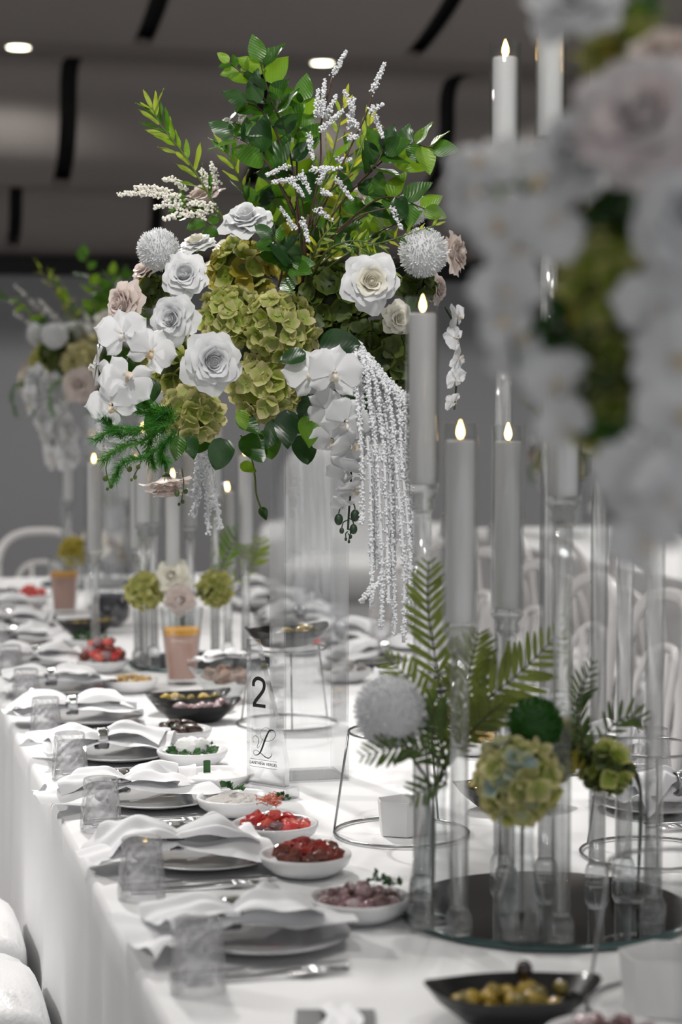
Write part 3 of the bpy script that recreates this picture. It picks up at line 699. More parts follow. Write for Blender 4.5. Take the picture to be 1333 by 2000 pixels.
# amaranthus falling at the side
am = O('amaranthus', MB().tube(crom([L(640, 690, 3.15), L(680, 668, 3.1), L(696, 664, 3.08)], 4), .003, 6).mesh('amaranthus', 'green_stem'), arr)
rn = random.Random(5)
for i, (mx, ex, ey, br) in enumerate([(698, 706, 1024, 3.03), (705, 727, 1190, 3.05), (716, 745, 1226, 3.02), (722, 736, 1110, 3.08), (730, 760, 1180, 3.03), (738, 772, 1240, 3.05),
                                  (746, 789, 1255, 3.02), (752, 768, 1120, 3.08), (760, 798, 1200, 3.03), (768, 808, 1230, 3.04), (778, 812, 1165, 3.05)]):
    top = 664 + (mx - 695) * .5
    pts = [L(694, 666, 3.08), L(mx - 3, top + 34 + (mx - 700) * .25, br + .01), L(mx + (mx - 700) * .30 + 2, 790, br), L((mx + ex) / 2 + 6, 900, br)]
    if ey > 960: pts.append(L(ex + rn.uniform(-7, 7), (900 + ey) / 2 + 30, br + .01))
    pts.append(L(ex, ey, br + .01))
    path = crom(pts, 8); N = len(path)
    m = MB().tube(path, .003, 5); n = int(ey - 660) * 1
    for k in range(n):
        s = rn.random(); j = min(N - 2, int(s * (N - 1))); p = path[j].lerp(path[j + 1], s * (N - 1) - j)
        m.bead(p + Vector((rn.gauss(0, 1), rn.gauss(0, 1), rn.gauss(0, .6))).normalized() * .0052 * rn.uniform(.4, 1.1) * (1.1 - .35 * s), rn.uniform(.0015, .0028))
    O('strand', m.mesh('strand', 'amaranth'), am)
tw = MB(); p1 = crom([L(745, 1130, 3.04), L(725, 1155, 3.03), L(702, 1176, 3.03)], 6); tw.tube(p1, .0028, 5)
for k in range(70): tw.bead(p1[rn.randrange(len(p1))] + Vector((rn.uniform(-1, 1), rn.uniform(-1, 1), rn.uniform(-1, 1))) * .005, .0026)
O('strand', tw.mesh('strand', 'amaranth'), am)
am2 = O('amaranthus', MB().tube([L(420, 840, 3.4), L(400, 850, 3.42)], .003, 6).mesh('amaranthus', 'green_stem'), arr)
for i, (sx, ex, ey) in enumerate([(395, 407, 1040), (402, 430, 1035), (392, 376, 1010), (410, 418, 990), (388, 364, 960)]):
    path = crom([L(405, 845, 3.42), L(sx, 890, 3.44), L((sx + ex) / 2 + 4, 960, 3.44), L(ex, ey, 3.44)], 8); m = MB().tube(path, .003, 5)
    for k in range(150):
        j = rn.randrange(len(path) - 1); p = path[j].lerp(path[j + 1], rn.random()); m.bead(p + Vector((rn.uniform(-1, 1), rn.uniform(-1, 1), rn.uniform(-1, 1))) * .005, .0027)
    O('strand', m.mesh('strand', 'amaranth'), am2)
# upright greenery
TW = cdir(0, .15, 1)
BR = [  # points (px, py, t), leaf length px, n leaves, mats, kind, spread, pair
    ([(592, 560, 3.25), (585, 420, 3.22), (560, 270, 3.2), (528, 190, 3.18), (508, 120, 3.18)], 62, 13, ['leaf_mid', 'leaf_dark', 'leaf_bright'], 'oval', 1.0),
    ([(520, 200, 3.18), (495, 165, 3.17), (470, 140, 3.17), (448, 122, 3.17)], 34, 6, ['leaf_bright', 'leaf_bright', 'leaf_mid'], 'oval', .9),
    ([(582, 470, 3.26), (580, 350, 3.25), (582, 250, 3.24), (590, 200, 3.24)], 66, 8, ['leaf_mid', 'leaf_bright'], 'oval', .8),
    ([(575, 420, 3.2), (530, 330, 3.18), (490, 285, 3.17), (455, 265, 3.17)], 62, 7, ['leaf_dark', 'leaf_mid', 'leaf_bright'], 'oval', .9),
    ([(595, 540, 3.25), (650, 420, 3.22), (720, 340, 3.2), (790, 285, 3.19), (845, 288, 3.18)], 62, 12, ['leaf_mid', 'leaf_dark', 'leaf_bright'], 'oval', 1.0),
    ([(640, 470, 3.24), (720, 400, 3.2), (770, 385, 3.17), (830, 408, 3.15)], 56, 8, ['leaf_bright', 'leaf_mid', 'leaf_dark'], 'oval', .9),
    ([(470, 480, 3.28), (420, 400, 3.26), (365, 310, 3.25), (318, 250, 3.24), (298, 212, 3.24)], 48, 22, ['leaf_olive', 'leaf_bright', 'leaf_mid'], 'narrow', .55),
    ([(490, 470, 3.3), (480, 390, 3.3), (455, 320, 3.3), (435, 285, 3.3)], 46, 12, ['leaf_olive', 'leaf_mid'], 'narrow', .5),
    ([(605, 520, 3.28), (620, 400, 3.3), (650, 300, 3.3), (672, 205, 3.3)], 50, 13, ['leaf_yellow', 'leaf_olive', 'leaf_bright'], 'narrow', .6),
    ([(610, 520, 3.27), (660, 390, 3.28), (700, 300, 3.28), (722, 245, 3.28)], 46, 12, ['leaf_yellow', 'leaf_olive'], 'narrow', .6),
    ([(545, 560, 3.2), (552, 520, 3.12), (545, 480, 3.1), (530, 465, 3.1)], 48, 7, ['leaf_dark', 'leaf_mid', 'leaf_dark'], 'oval', 1.0),
    ([(560, 560, 3.2), (565, 530, 3.11), (572, 510, 3.09)], 52, 5, ['leaf_dark', 'leaf_dark', 'leaf_mid'], 'oval', 1.1),
    ([(620, 540, 3.24), (690, 490, 3.18), (760, 470, 3.15), (850, 440, 3.14)], 26, 16, ['leaf_olive', 'leaf_mid', 'leaf_yellow'], 'narrow', .8),
    ([(610, 540, 3.22), (640, 490, 3.14), (690, 470, 3.12), (740, 480, 3.11)], 26, 16, ['leaf_olive', 'leaf_mid'], 'narrow', .9),
    ([(600, 540, 3.2), (620, 480, 3.14), (650, 440, 3.13)], 26, 12, ['leaf_olive', 'leaf_yellow'], 'narrow', .9),
    ([(600, 560, 3.3), (640, 470, 3.32), (700, 430, 3.33), (740, 400, 3.34)], 56, 9, ['leaf_bright', 'leaf_mid'], 'oval', 1.0),
    ([(580, 540, 3.34), (540, 450, 3.36), (520, 390, 3.37)], 58, 7, ['leaf_bright', 'leaf_mid'], 'oval', 1.0),
    ([(600, 560, 3.3), (590, 470, 3.3), (570, 400, 3.31), (548, 360, 3.31)], 50, 9, ['leaf_yellow', 'leaf_bright', 'leaf_mid'], 'oval', 1.0),
    ([(605, 560, 3.3), (640, 500, 3.3), (660, 440, 3.3), (668, 380, 3.3)], 50, 9, ['leaf_bright', 'leaf_yellow', 'leaf_mid'], 'oval', 1.0),
    ([(610, 560, 3.28), (680, 510, 3.27), (730, 460, 3.26), (790, 430, 3.25)], 46, 9, ['leaf_mid', 'leaf_bright', 'leaf_dark'], 'oval', 1.0),
    ([(600, 540, 3.32), (610, 440, 3.33), (640, 350, 3.34), (700, 290, 3.35)], 54, 9, ['leaf_bright', 'leaf_mid'], 'oval', .9),
    ([(590, 540, 3.3), (560, 470, 3.3), (520, 420, 3.3), (500, 395, 3.3)], 50, 8, ['leaf_mid', 'leaf_dark', 'leaf_bright'], 'oval', 1.0),
    ([(560, 330, 3.2), (540, 260, 3.18), (510, 215, 3.17), (480, 200, 3.16)], 58, 6, ['leaf_dark', 'leaf_mid'], 'oval', 1.1),
    ([(700, 360, 3.2), (735, 320, 3.18), (750, 290, 3.18)], 58, 5, ['leaf_dark', 'leaf_mid'], 'oval', 1.1),
    ([(620, 520, 3.22), (680, 480, 3.18), (730, 500, 3.15), (770, 530, 3.14)], 24, 16, ['leaf_olive', 'leaf_mid'], 'narrow', .9),
    ([(520, 560, 3.35), (440, 460, 3.4), (380, 420, 3.42), (350, 400, 3.42)], 40, 10, ['leaf_dark', 'leaf_mid'], 'oval', 1.0)]
for i, (pts, ll, n, ms, kd, sd) in enumerate(BR):
    branch(arr, [L(*p) for p in pts], ll * S * 1.12, n, ms, 300 + i, kd, toward=TW, spread=sd, stem_mat='green_stem' if kd == 'narrow' else 'dark_stem', s0=.28, bias=1.0 if kd == 'oval' else .6)
# white blossom spikes on brown twigs
SPK = [((650, 147), (677, 100)), ((727, 180), (752, 123)), ((618, 224), (622, 175)), ((629, 228), (635, 155)), ((638, 228), (657, 187)), ((625, 255), (672, 215)), ((690, 214), (672, 176)), ((683, 248), (692, 192)),
       ((700, 246), (678, 226)), ((722, 215), (751, 203)), ((732, 225), (748, 268)), ((683, 268), (699, 267)), ((603, 262), (612, 312)), ((662, 311), (687, 312)), ((612, 332), (668, 328)), ((620, 360), (640, 326)),
       ((562, 325), (521, 342)), ((580, 350), (530, 356)), ((572, 358), (594, 382)), ((588, 338), (606, 376)), ((628, 374), (649, 381)), ((658, 350), (690, 392)), ((578, 450), (548, 405)), ((590, 428), (603, 472)), ((616, 405), (652, 432)), ((766, 405), (785, 446))]
bl = O('blossom_twigs', MB().tube([L(592, 565, 3.22), L(597, 470, 3.18), L(603, 420, 3.16)], [.004, .003, .0022], 7).tube(crom([L(597, 470, 3.18), L(625, 330, 3.15), L(628, 240, 3.15), L(650, 150, 3.15)], 6), .0016, 6)
       .tube(crom([L(600, 480, 3.18), L(665, 330, 3.15), L(715, 225, 3.14), L(727, 182, 3.14)], 6), .0016, 6).tube(crom([L(597, 470, 3.18), L(590, 390, 3.15), L(565, 340, 3.14)], 5), .0013, 6)
       .tube(crom([L(605, 440, 3.16), L(640, 380, 3.14), L(690, 340, 3.13)], 5), .0013, 6).tube(crom([L(600, 520, 3.2), L(690, 430, 3.12), L(760, 405, 3.1)], 5), .0013, 6).mesh('blossom_twigs', 'dark_stem'), arr)
for i, (a, b) in enumerate(SPK):
    t = 3.13 + .03 * math.sin(i * 2.1); pth = [L(a[0] + (b[0] - a[0]) * k / 5, a[1] + (b[1] - a[1]) * k / 5, t) for k in range(6)]
    ln = math.hypot(a[0] - b[0], a[1] - b[1]); m = bead_spike(pth, 6.5 * S, int(26 + ln * 1.7), 2.1 * S, i)
    O('blossom_spike', m.mesh('blossom_spike', 'bead_white'), bl)
bl2 = O('blossom_twigs', MB().tube(crom([L(480, 500, 3.3), L(430, 420, 3.28), L(380, 390, 3.27), L(340, 382, 3.27)], 6), .0014, 6).tube(crom([L(440, 430, 3.28), L(400, 415, 3.27), L(350, 402, 3.26)], 4), .0012, 6).mesh('blossom_twigs', 'green_stem'), arr)
for i, (a, b) in enumerate([((345, 388), (229, 380)), ((350, 384), (262, 366)), ((362, 368), (320, 350)), ((356, 404), (300, 406)), ((402, 420), (315, 429)), ((425, 364), (412, 321)), ((405, 366), (392, 330)), ((450, 250), (437, 237)), ((478, 242), (470, 220)), ((420, 410), (370, 398))]):
    t = 3.26; pth = [L(a[0] + (b[0] - a[0]) * k / 5, a[1] + (b[1] - a[1]) * k / 5 - 6 * math.sin(k / 5 * PI), t) for k in range(6)]
    m = bead_spike(pth, 9 * S, int(26 + math.hypot(a[0] - b[0], a[1] - b[1]) * 1.3), 2.7 * S, 60 + i); O('blossom_spike', m.mesh('blossom_spike', 'bead_cream'), bl2)
# needle fern at the lower corner
for i, pts in enumerate([[(330, 800), (290, 830), (240, 850), (198, 815)], [(330, 830), (280, 860), (235, 875), (200, 900)], [(335, 850), (290, 890), (240, 905), (222, 940)], [(340, 820), (310, 800), (285, 790), (275, 770)], [(345, 840), (320, 870), (315, 890), (325, 905)],
                         [(335, 820), (300, 850), (290, 880), (300, 910)], [(330, 830), (270, 840), (225, 840), (185, 860)], [(340, 800), (318, 820), (300, 812), (262, 800)]]):
    pth = crom([L(x, y, 3.05 + .015 * math.sin(i * 3)) for x, y in pts], 6)
    O('needle_frond', needle_frond(pth, 19 * S, 520, i, .00042).mesh('needle_frond', 'needle_green'), arr)
# single broad leaves round the underside
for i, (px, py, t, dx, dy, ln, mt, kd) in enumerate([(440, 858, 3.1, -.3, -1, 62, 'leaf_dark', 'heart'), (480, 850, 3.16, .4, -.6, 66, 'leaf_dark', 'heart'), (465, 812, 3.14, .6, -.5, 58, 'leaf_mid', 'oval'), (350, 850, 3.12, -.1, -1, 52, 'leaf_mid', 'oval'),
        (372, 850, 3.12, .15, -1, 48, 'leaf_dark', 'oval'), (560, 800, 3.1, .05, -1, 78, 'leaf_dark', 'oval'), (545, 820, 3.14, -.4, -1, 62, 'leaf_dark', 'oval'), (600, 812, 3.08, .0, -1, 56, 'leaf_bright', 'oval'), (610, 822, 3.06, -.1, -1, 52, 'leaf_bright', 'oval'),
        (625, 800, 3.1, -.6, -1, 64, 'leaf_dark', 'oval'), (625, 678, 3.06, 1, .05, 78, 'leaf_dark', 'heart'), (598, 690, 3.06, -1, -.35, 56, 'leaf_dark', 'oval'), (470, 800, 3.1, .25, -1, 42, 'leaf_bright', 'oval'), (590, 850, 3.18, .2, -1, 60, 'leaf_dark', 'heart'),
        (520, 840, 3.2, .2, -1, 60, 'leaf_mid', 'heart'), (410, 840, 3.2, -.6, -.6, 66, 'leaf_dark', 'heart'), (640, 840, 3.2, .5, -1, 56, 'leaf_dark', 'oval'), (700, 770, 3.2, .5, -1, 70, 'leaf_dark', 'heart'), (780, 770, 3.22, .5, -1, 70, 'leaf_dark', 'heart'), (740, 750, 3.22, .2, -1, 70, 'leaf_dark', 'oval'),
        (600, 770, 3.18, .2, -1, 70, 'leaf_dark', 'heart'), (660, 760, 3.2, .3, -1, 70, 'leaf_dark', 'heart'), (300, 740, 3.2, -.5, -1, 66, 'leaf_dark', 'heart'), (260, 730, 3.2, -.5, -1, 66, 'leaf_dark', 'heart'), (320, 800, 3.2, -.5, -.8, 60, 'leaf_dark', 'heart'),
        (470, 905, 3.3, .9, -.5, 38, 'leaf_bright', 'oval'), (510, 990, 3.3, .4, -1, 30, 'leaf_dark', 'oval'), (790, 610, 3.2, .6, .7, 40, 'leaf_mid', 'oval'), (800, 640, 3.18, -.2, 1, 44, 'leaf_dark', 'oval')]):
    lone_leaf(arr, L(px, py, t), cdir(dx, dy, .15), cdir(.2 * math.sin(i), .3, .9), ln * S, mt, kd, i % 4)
O('tendril', MB().tube(crom([L(470, 850, 3.26), L(488, 880, 3.3), L(498, 930, 3.3), L(502, 970, 3.3), L(520, 1015, 3.3)], 6), .0016, 6).mesh('tendril', 'green_stem'), arr)

# ------------------------------------------------------------------ acrylic stands
def acrylic_stand(x, y, h, label, rz=0.0, w=0.0575):
    o = E('acrylic_stand', (x, y, TZ), rz); tag(o, label, 'display stand', 'clear acrylic stands')
    for k in range(4):
        a = k * PI / 2
        O('side_panel', MB().box((-w, w - .004, .004), (w - .004, w, h - .004)).mesh('side_panel', 'acrylic', False), o, Matrix.Rotation(a, 4, 'Z'))
    O('top_plate', MB().box((-w, -w, h - .0035), (w, w, h)).mesh('top_plate', 'acrylic', False), o)
    O('base_plate', MB().box((-w, -w, 0), (w, w, .0035)).mesh('base_plate', 'acrylic', False), o)
    return o
acrylic_stand(RX.x, RX.y, RX.z - TZ, 'tall clear acrylic stand under the sharply focused bouquet')

# ------------------------------------------------------------------ mirror trays, candle holders, candles
def mirror_tray(x, y, r, label):
    o = E('mirror_tray', (x, y, TZ)); tag(o, label, 'tray', 'round mirror trays')
    O('mirror_top', MB().lathe([(.0005, .0082), (r - .006, .0082)], 64).mesh('mirror_top', 'tray_mirror'), o)
    O('glass_edge', MB().lathe([(.001, 0), (r - .001, 0), (r, .002), (r, .006), (r - .006, .0081)], 64).mesh('glass_edge', 'tray_edge'), o)
TT = TZ + .0083
def holder(x, y, ztop, label, group, clabel, cgroup, base=TT, ch=.21, candle=True, n=20):
    """glass candle stick: foot, solid stem, collar, tall cup; the candle inside is a thing of its own"""
    o = E('candle_holder', (x, y, base)); tag(o, label, 'candle holder', group)
    H = ztop + .02 - base; cb = H - ch - .035      # cup floor
    O('foot', MB().lathe([(.0005, 0), (.0155, 0), (.0165, .003), (.0160, .020), (.0135, .027), (.0115, .03), (.0005, .03)], n).mesh('foot', 'rod_glass'), o)
    O('stem', MB().lathe([(.0005, .0305), (.0115, .0305), (.0112, cb * .5), (.0115, cb - .03), (.0005, cb - .03)], n).mesh('stem', 'rod_glass'), o)
    O('collar', MB().lathe([(.0005, cb - .0295), (.012, cb - .0295), (.0165, cb - .022), (.0145, cb - .013), (.021, cb - .004), (.0215, cb), (.0005, cb)], n).mesh('collar', 'rod_glass'), o)
    O('cup', MB().lathe([(.0195, cb + .001), (.0208, cb + .004), (.0215, cb + .02), (.0215, H), (.0208, H + .0008), (.0202, H), (.0202, cb + .006)], n).mesh('cup', 'thin_glass'), o)
    if candle:
        c = E('pillar_candle', (x, y, base + cb + .0065)); tag(c, clabel, 'candle', cgroup); hh = H - .02 - cb - .0065
        O('wax_body', MB().lathe([(.0005, 0), (.0165, 0), (.0172, .003), (.0172, hh - .003), (.016, hh), (.009, hh - .002), (.0005, hh - .003)], n).mesh('wax_body', 'wax'), c)
        O('wick', MB().tube([(0, 0, hh - .004), (0, 0, hh + .004)], .0008, 5).mesh('wick', 'ink'), c)
        O('flame', MB().lathe([(.0004, hh + .002), (.003, hh + .004), (.0046, hh + .0085), (.004, hh + .0135), (.002, hh + .0195), (.0003, hh + .024)], 10).mesh('flame', 'flame_glow'), c)
    return o
mirror_tray(.862, 2.315, .188, 'round mirror tray with green glass edge carrying the two flower bottles')
H1 = [  # x, y, image row of the candle top, words
    (.716, 2.387, 612, 'candle stick whose flame burns beside the hanging white amaranthus'), (.712, 2.216, 860, 'shortest candle stick standing beside the fern bottle'),
    (.838, 2.405, 862, 'short candle stick standing behind the hydrangea bottle'), (.822, 2.160, 606, 'candle stick rising in front of the blurred green hydrangea'),
    (.857, 2.478, 113, 'very tall candle stick whose flame burns near the ceiling strip'), (.905, 2.435, -60, 'tallest candle stick, its candle cut by the picture top'),
    (.962, 2.395, 120, 'tall candle stick half hidden behind the blurred roses'), (1.008, 2.415, 420, 'candle stick hidden behind the blurred orchids'), (.962, 2.21, 330, 'candle stick nearest the picture edge on the mirror tray')]
for x, y, py, wd in H1:
    holder(x, y, z_at(x, y, py), 'clear glass ' + wd, 'glass candle sticks on the mirror tray', 'white pillar candle in the ' + wd.replace('candle stick', 'glass stick'), 'white candles on the mirror tray', n=24)
mirror_tray(.862, 4.78, .188, 'round mirror tray beyond the clear acrylic stand, out of focus')
for k, (px, tp) in enumerate([(185, 905), (228, 845), (262, 900), (300, 850), (338, 935), (372, 860), (420, 800), (480, 890), (445, 960)]):
    y = 4.78 + .12 * math.cos(k * 2.4); x = gx(px, 1100, y) + (0.0)
    x = max(.70, min(1.02, x)) if px > 215 else x
    holder(x, y, z_at(x, y, tp), 'blurred glass candle stick number %s from the acrylic stand on the far tray' % ['nine', 'eight', 'seven', 'six', 'five', 'four', 'three', 'one', 'two'][k], 'blurred glass candle sticks',
           'blurred white candle in stick number %s from the acrylic stand' % ['nine', 'eight', 'seven', 'six', 'five', 'four', 'three', 'one', 'two'][k], 'blurred white candles', base=TT if px > 215 else TZ, n=16)
mirror_tray(.862, 7.0, .188, 'most distant round mirror tray near the head chair')
for k in range(5):
    a = k * 1.26; x, y = .862 + .12 * math.cos(a), 7.0 + .12 * math.sin(a)
    holder(x, y, 1.28 + .1 * (k % 3), 'distant glass candle stick near the head chair', 'distant candle sticks near the head chair', 'distant white candle near the head chair', 'distant candles near the head chair', n=12)

# ------------------------------------------------------------------ bottle vases with single flowers
def bottle(x, y, prof, label, base=TT, mat='thin_glass', name='bottle_vase', group='bottle vases'):
    prof_in = [(max(r - .0022, .0004), z + (.004 if i == 0 else 0)) for i, (r, z) in enumerate(prof)]
    o = O(name, MB().lathe([(.0005, 0)] + prof + list(reversed(prof_in)) + [(.0005, .004)], 28).mesh(name, mat), None, None, (x, y, base)); tag(o, label, 'vase', group); return o
VL = Vector((.693, 2.262, TT)); VR = Vector((.777, 2.172, TT)); V3 = Vector((.985, 2.31, TT))
bottle(VL.x, VL.y, [(.029, 0), (.0305, .004), (.031, .03), (.026, .07), (.019, .11), (.0155, .14), (.0165, .165), (.019, .175)], 'slim clear bottle vase holding the fern and the white pompon')
bottle(VR.x, VR.y, [(.024, 0), (.029, .006), (.031, .03), (.027, .055), (.018, .085), (.014, .11), (.014, .145), (.017, .158)], 'round-bellied clear bottle vase holding the blue-green hydrangea')
bottle(V3.x, V3.y, [(.022, 0), (.027, .005), (.028, .03), (.022, .06), (.015, .09), (.013, .14), (.016, .155)], 'clear bottle vase holding leafy sprigs among the candle sticks')
def stem_to(parent, base, tip, r=.0018, bow=(0, 0, 0), mat='vase_stem'):
    b = Vector(base); t = Vector(tip); mth = b + Vector((0, 0, .155)); o = parent.location
    parent_pts = crom([b + Vector((bow[0] * .3, bow[1] * .3, .012)) - o, mth - o, (mth + t) / 2 + Vector(bow) - o, t - o], 6)
    return O('stem', MB().tube(parent_pts, r, 6).mesh('stem', mat), parent)
def vase_flower(name, base, tip, label, cat='flower', group=None, **k):
    e = E(name, base); tag(e, label, cat, group); stem_to(e, base, tip, **k); return e
pp = pix(763, 1392, 2.37); e = vase_flower('chrysanthemum', VL, pp, 'large white pompon chrysanthemum leaning out of the slim bottle')
mum(e, pp - VL, .046, cdir(-.2, .2, 1), 'petal_white', 1, 'pompon')
pp = pix(1012, 1522, 2.27); e = vase_flower('hydrangea', VR, pp, 'blurred blue-green and yellow hydrangea in the round-bellied bottle')
hydrangea(e, pp - VR, .052, cdir(0, .2, 1), ['floret_blue', 'floret_pale', 'floret_blue', 'floret_lime', 'floret_pale'], 60, 77, name='flower_head', cone=-.6)
pp = pix(1045, 1415, 2.3); e = vase_flower('chrysanthemum', VR, pp, 'dark green pompon flower above the blue-green hydrangea')
mum(e, pp - VR, .034, cdir(.1, .3, 1), 'mum_green', 2, 'pompon')
pp = pix(1085, 1462, 2.36); e = vase_flower('hydrangea', V3, pp, 'yellow-green hydrangea behind the dark green pompon')
hydrangea(e, pp - V3, .036, cdir(0, .2, 1), ['floret_lime', 'floret_gold', 'floret_dark'], 30, 78, name='flower_head', cone=-.6)
pp = pix(1185, 1500, 2.36); e = vase_flower('hydrangea', V3, pp, 'small yellow-green hydrangea among the candle stems near the picture edge')
hydrangea(e, pp - V3, .030, cdir(0, .2, 1), ['floret_lime', 'floret_dark'], 26, 79, name='flower_head', cone=-.6)
def leaflet_mesh(mat):
    def f(u, v):
        a = u * 2 - 1; return (a * .095 * math.sin(PI * (.06 + .9 * v)) ** .6, v, .10 * v * v + .02 * abs(a))
    return cached(('leaflet', mat), lambda: MB().grid(f, 2, 5).mesh('leaflet', mat))
def fern(base, pts, ll, n, mat, label, seed, group='fern fronds in the bottle vases', s0=.25, nrm=None):
    """pinnate frond standing in a vase"""
    rn = random.Random(seed); base = Vector(base); e = E('fern_frond', base); tag(e, label, 'fern', group)
    path = crom([Vector((0, 0, .012)), Vector((0, 0, .15))] + [Vector(p) - base for p in pts], 8); N = len(path)
    O('rachis', MB().tube(path, [.0016 * (1.2 - .8 * i / N) for i in range(N)], 6).mesh('rachis', 'vase_stem'), e)
    nrm = nrm or cdir(0, .2, 1)
    for k in range(n):
        s = s0 + (1 - s0) * (k + .5) / n; i = min(N - 2, int(s * (N - 1))); p = path[i].lerp(path[i + 1], s * (N - 1) - i); t = (path[i + 1] - path[i]).normalized()
        for q in (-1, 1):
            sd = t.cross(nrm).normalized() * q
            d = t * .75 + sd * .8 + nrm * rn.uniform(-.2, .2) + Vector((rn.uniform(-.12, .12), rn.uniform(-.12, .12), rn.uniform(-.12, .12)))
            O('leaflet', leaflet_mesh(mat), e, along(p, d, nrm, ll * math.sin(PI * (.18 + .72 * (k + .5) / n)) * rn.uniform(.85, 1.1)))
    return e
q = pix
FR = [(VL, [q(868, 1420, 2.42), q(850, 1280, 2.46), q(836, 1180, 2.48), q(838, 1095, 2.48)], .042, 17, 'frond_green', 'upright fern frond rising beside the falling amaranthus'),
      (VL, [q(870, 1480, 2.4), q(840, 1400, 2.40), q(800, 1330, 2.40), q(752, 1282, 2.40)], .036, 15, 'frond_green', 'fern frond arching up behind the white pompon'),
      (VL, [q(880, 1460, 2.42), q(905, 1380, 2.44), q(920, 1300, 2.44), q(935, 1235, 2.44)], .046, 17, 'frond_green', 'broad upright fern frond between the short candle sticks'),
      (VL, [q(885, 1470, 2.42), q(940, 1380, 2.42), q(1020, 1310, 2.42), q(1090, 1240, 2.42)], .050, 17, 'frond_green', 'broad fern frond sweeping up toward the arched chair'),
      (VL, [q(865, 1500, 2.36), q(820, 1462, 2.35), q(770, 1462, 2.34), q(705, 1478, 2.34)], .034, 15, 'frond_dark', 'fern frond drooping below the white pompon'),
      (VL, [q(872, 1530, 2.36), q(850, 1530, 2.34), q(825, 1545, 2.34), q(800, 1560, 2.34)], .026, 6, 'frond_dark', 'short fern frond hanging from the slim bottle mouth'),
      (VL, [q(872, 1500, 2.38), q(850, 1440, 2.37), q(845, 1400, 2.37), q(860, 1360, 2.37)], .034, 14, 'frond_dark', 'dark fern frond tight against the short candle stick'),
      (VL, [q(880, 1480, 2.4), q(920, 1430, 2.38), q(950, 1400, 2.38), q(985, 1370, 2.38)], .034, 14, 'frond_green', 'fern frond reaching toward the dark green pompon'),
      (V3, [q(1160, 1480, 2.38), q(1130, 1400, 2.38), q(1135, 1350, 2.38), q(1160, 1290, 2.38)], .026, 14, 'frond_dark', 'narrow dark frond in front of the near candle stem'),
      (V3, [q(1180, 1470, 2.38), q(1195, 1420, 2.38), q(1230, 1400, 2.38), q(1262, 1410, 2.38)], .028, 9, 'frond_dark', 'drooping frond tip by the last candle stem'),
      (V3, [q(1165, 1490, 2.36), q(1140, 1450, 2.34), q(1130, 1420, 2.33), q(1118, 1370, 2.33)], .026, 9, 'frond_dark', 'dark frond beside the dark green pompon')]
for i, (b, pts, ll, n, mt, lab) in enumerate(FR): fern(b, pts, ll, n, mt, lab, 500 + i, s0=.38)

# ------------------------------------------------------------------ place settings
def cut_tumbler():
    n = 22; prof = [(.0315, 0), (.0312, .003)]
    rows = 8
    for j in range(rows + 1):
        v = j / rows; r = .0305 - .0055 * min(1, v * 1.25) + .0008 * math.sin(v * PI); prof.append((r, .007 + .066 * v))
    prof += [(.0262, .0762), (.0262, .0785), (.025, .080)]
    inner = [(.0290, .0006), (.0272, .01), (.0225, .045), (.0215, .066), (.0005, .068)]
    m = MB()
    def rf(r, i, j):
        if 2 <= j <= 2 + rows:
            long_ = j < 5
            return r + (.0017 if (i % 2 == 0) else -.0016) if long_ else r + (.0022 if (i + j) % 2 == 0 else -.0018)
        return r
    m.lathe(prof, n, rf=rf, cap1=True); m.lathe(list(reversed(inner)), n)
    m.lathe([(.0290, .0006), (.0315, 0)], n); return m.mesh('tumbler', 'cut_glass', False)
TUM = cut_tumbler()
def plate_mesh(r, mat): return MB().lathe([(.0005, 0), (r * .55, 0), (r * .6, .002), (r, .012), (r + .002, .0135), (r, .0145), (r * .62, .0055), (.0005, .005)], 40).mesh('dinner_plate', mat)
PL = plate_mesh(.1, 'plate_grey'); PW = plate_mesh(.098, 'porcelain')
def knife_mesh():
    m = MB()
    def f(u, v):
        a = u * 2 * PI; x = v * .205; w_ = .0055 if v < .45 else .0085 * math.sin(PI * min(1, .25 + (1 - v) * 1.1)) ** .5; h = .0035 if v < .45 else .0011
        return (x, w_ * math.cos(a), .0036 + h * math.sin(a))
    m.grid(f, 10, 24, closed=True); return m.mesh('table_knife', 'steel')
def fork_mesh():
    m = MB()
    def f(u, v):
        a = u * 2 * PI; x = v * .14; w_ = .005 - .0028 * v if v < .8 else .0022 + .05 * (v - .8); return (x, w_ * math.cos(a), .0022 + .0018 * math.sin(a) + .006 * max(0, v - .6))
    m.grid(f, 8, 18, closed=True)
    for k in range(4):
        yy = (k - 1.5) * .0055; m.tube([(.138, yy, .0045), (.16, yy, .004), (.19, yy * .95, .003)], [.0024, .0017, .0009], 5)
    return m.mesh('table_fork', 'steel')
KN, FK = knife_mesh(), fork_mesh()
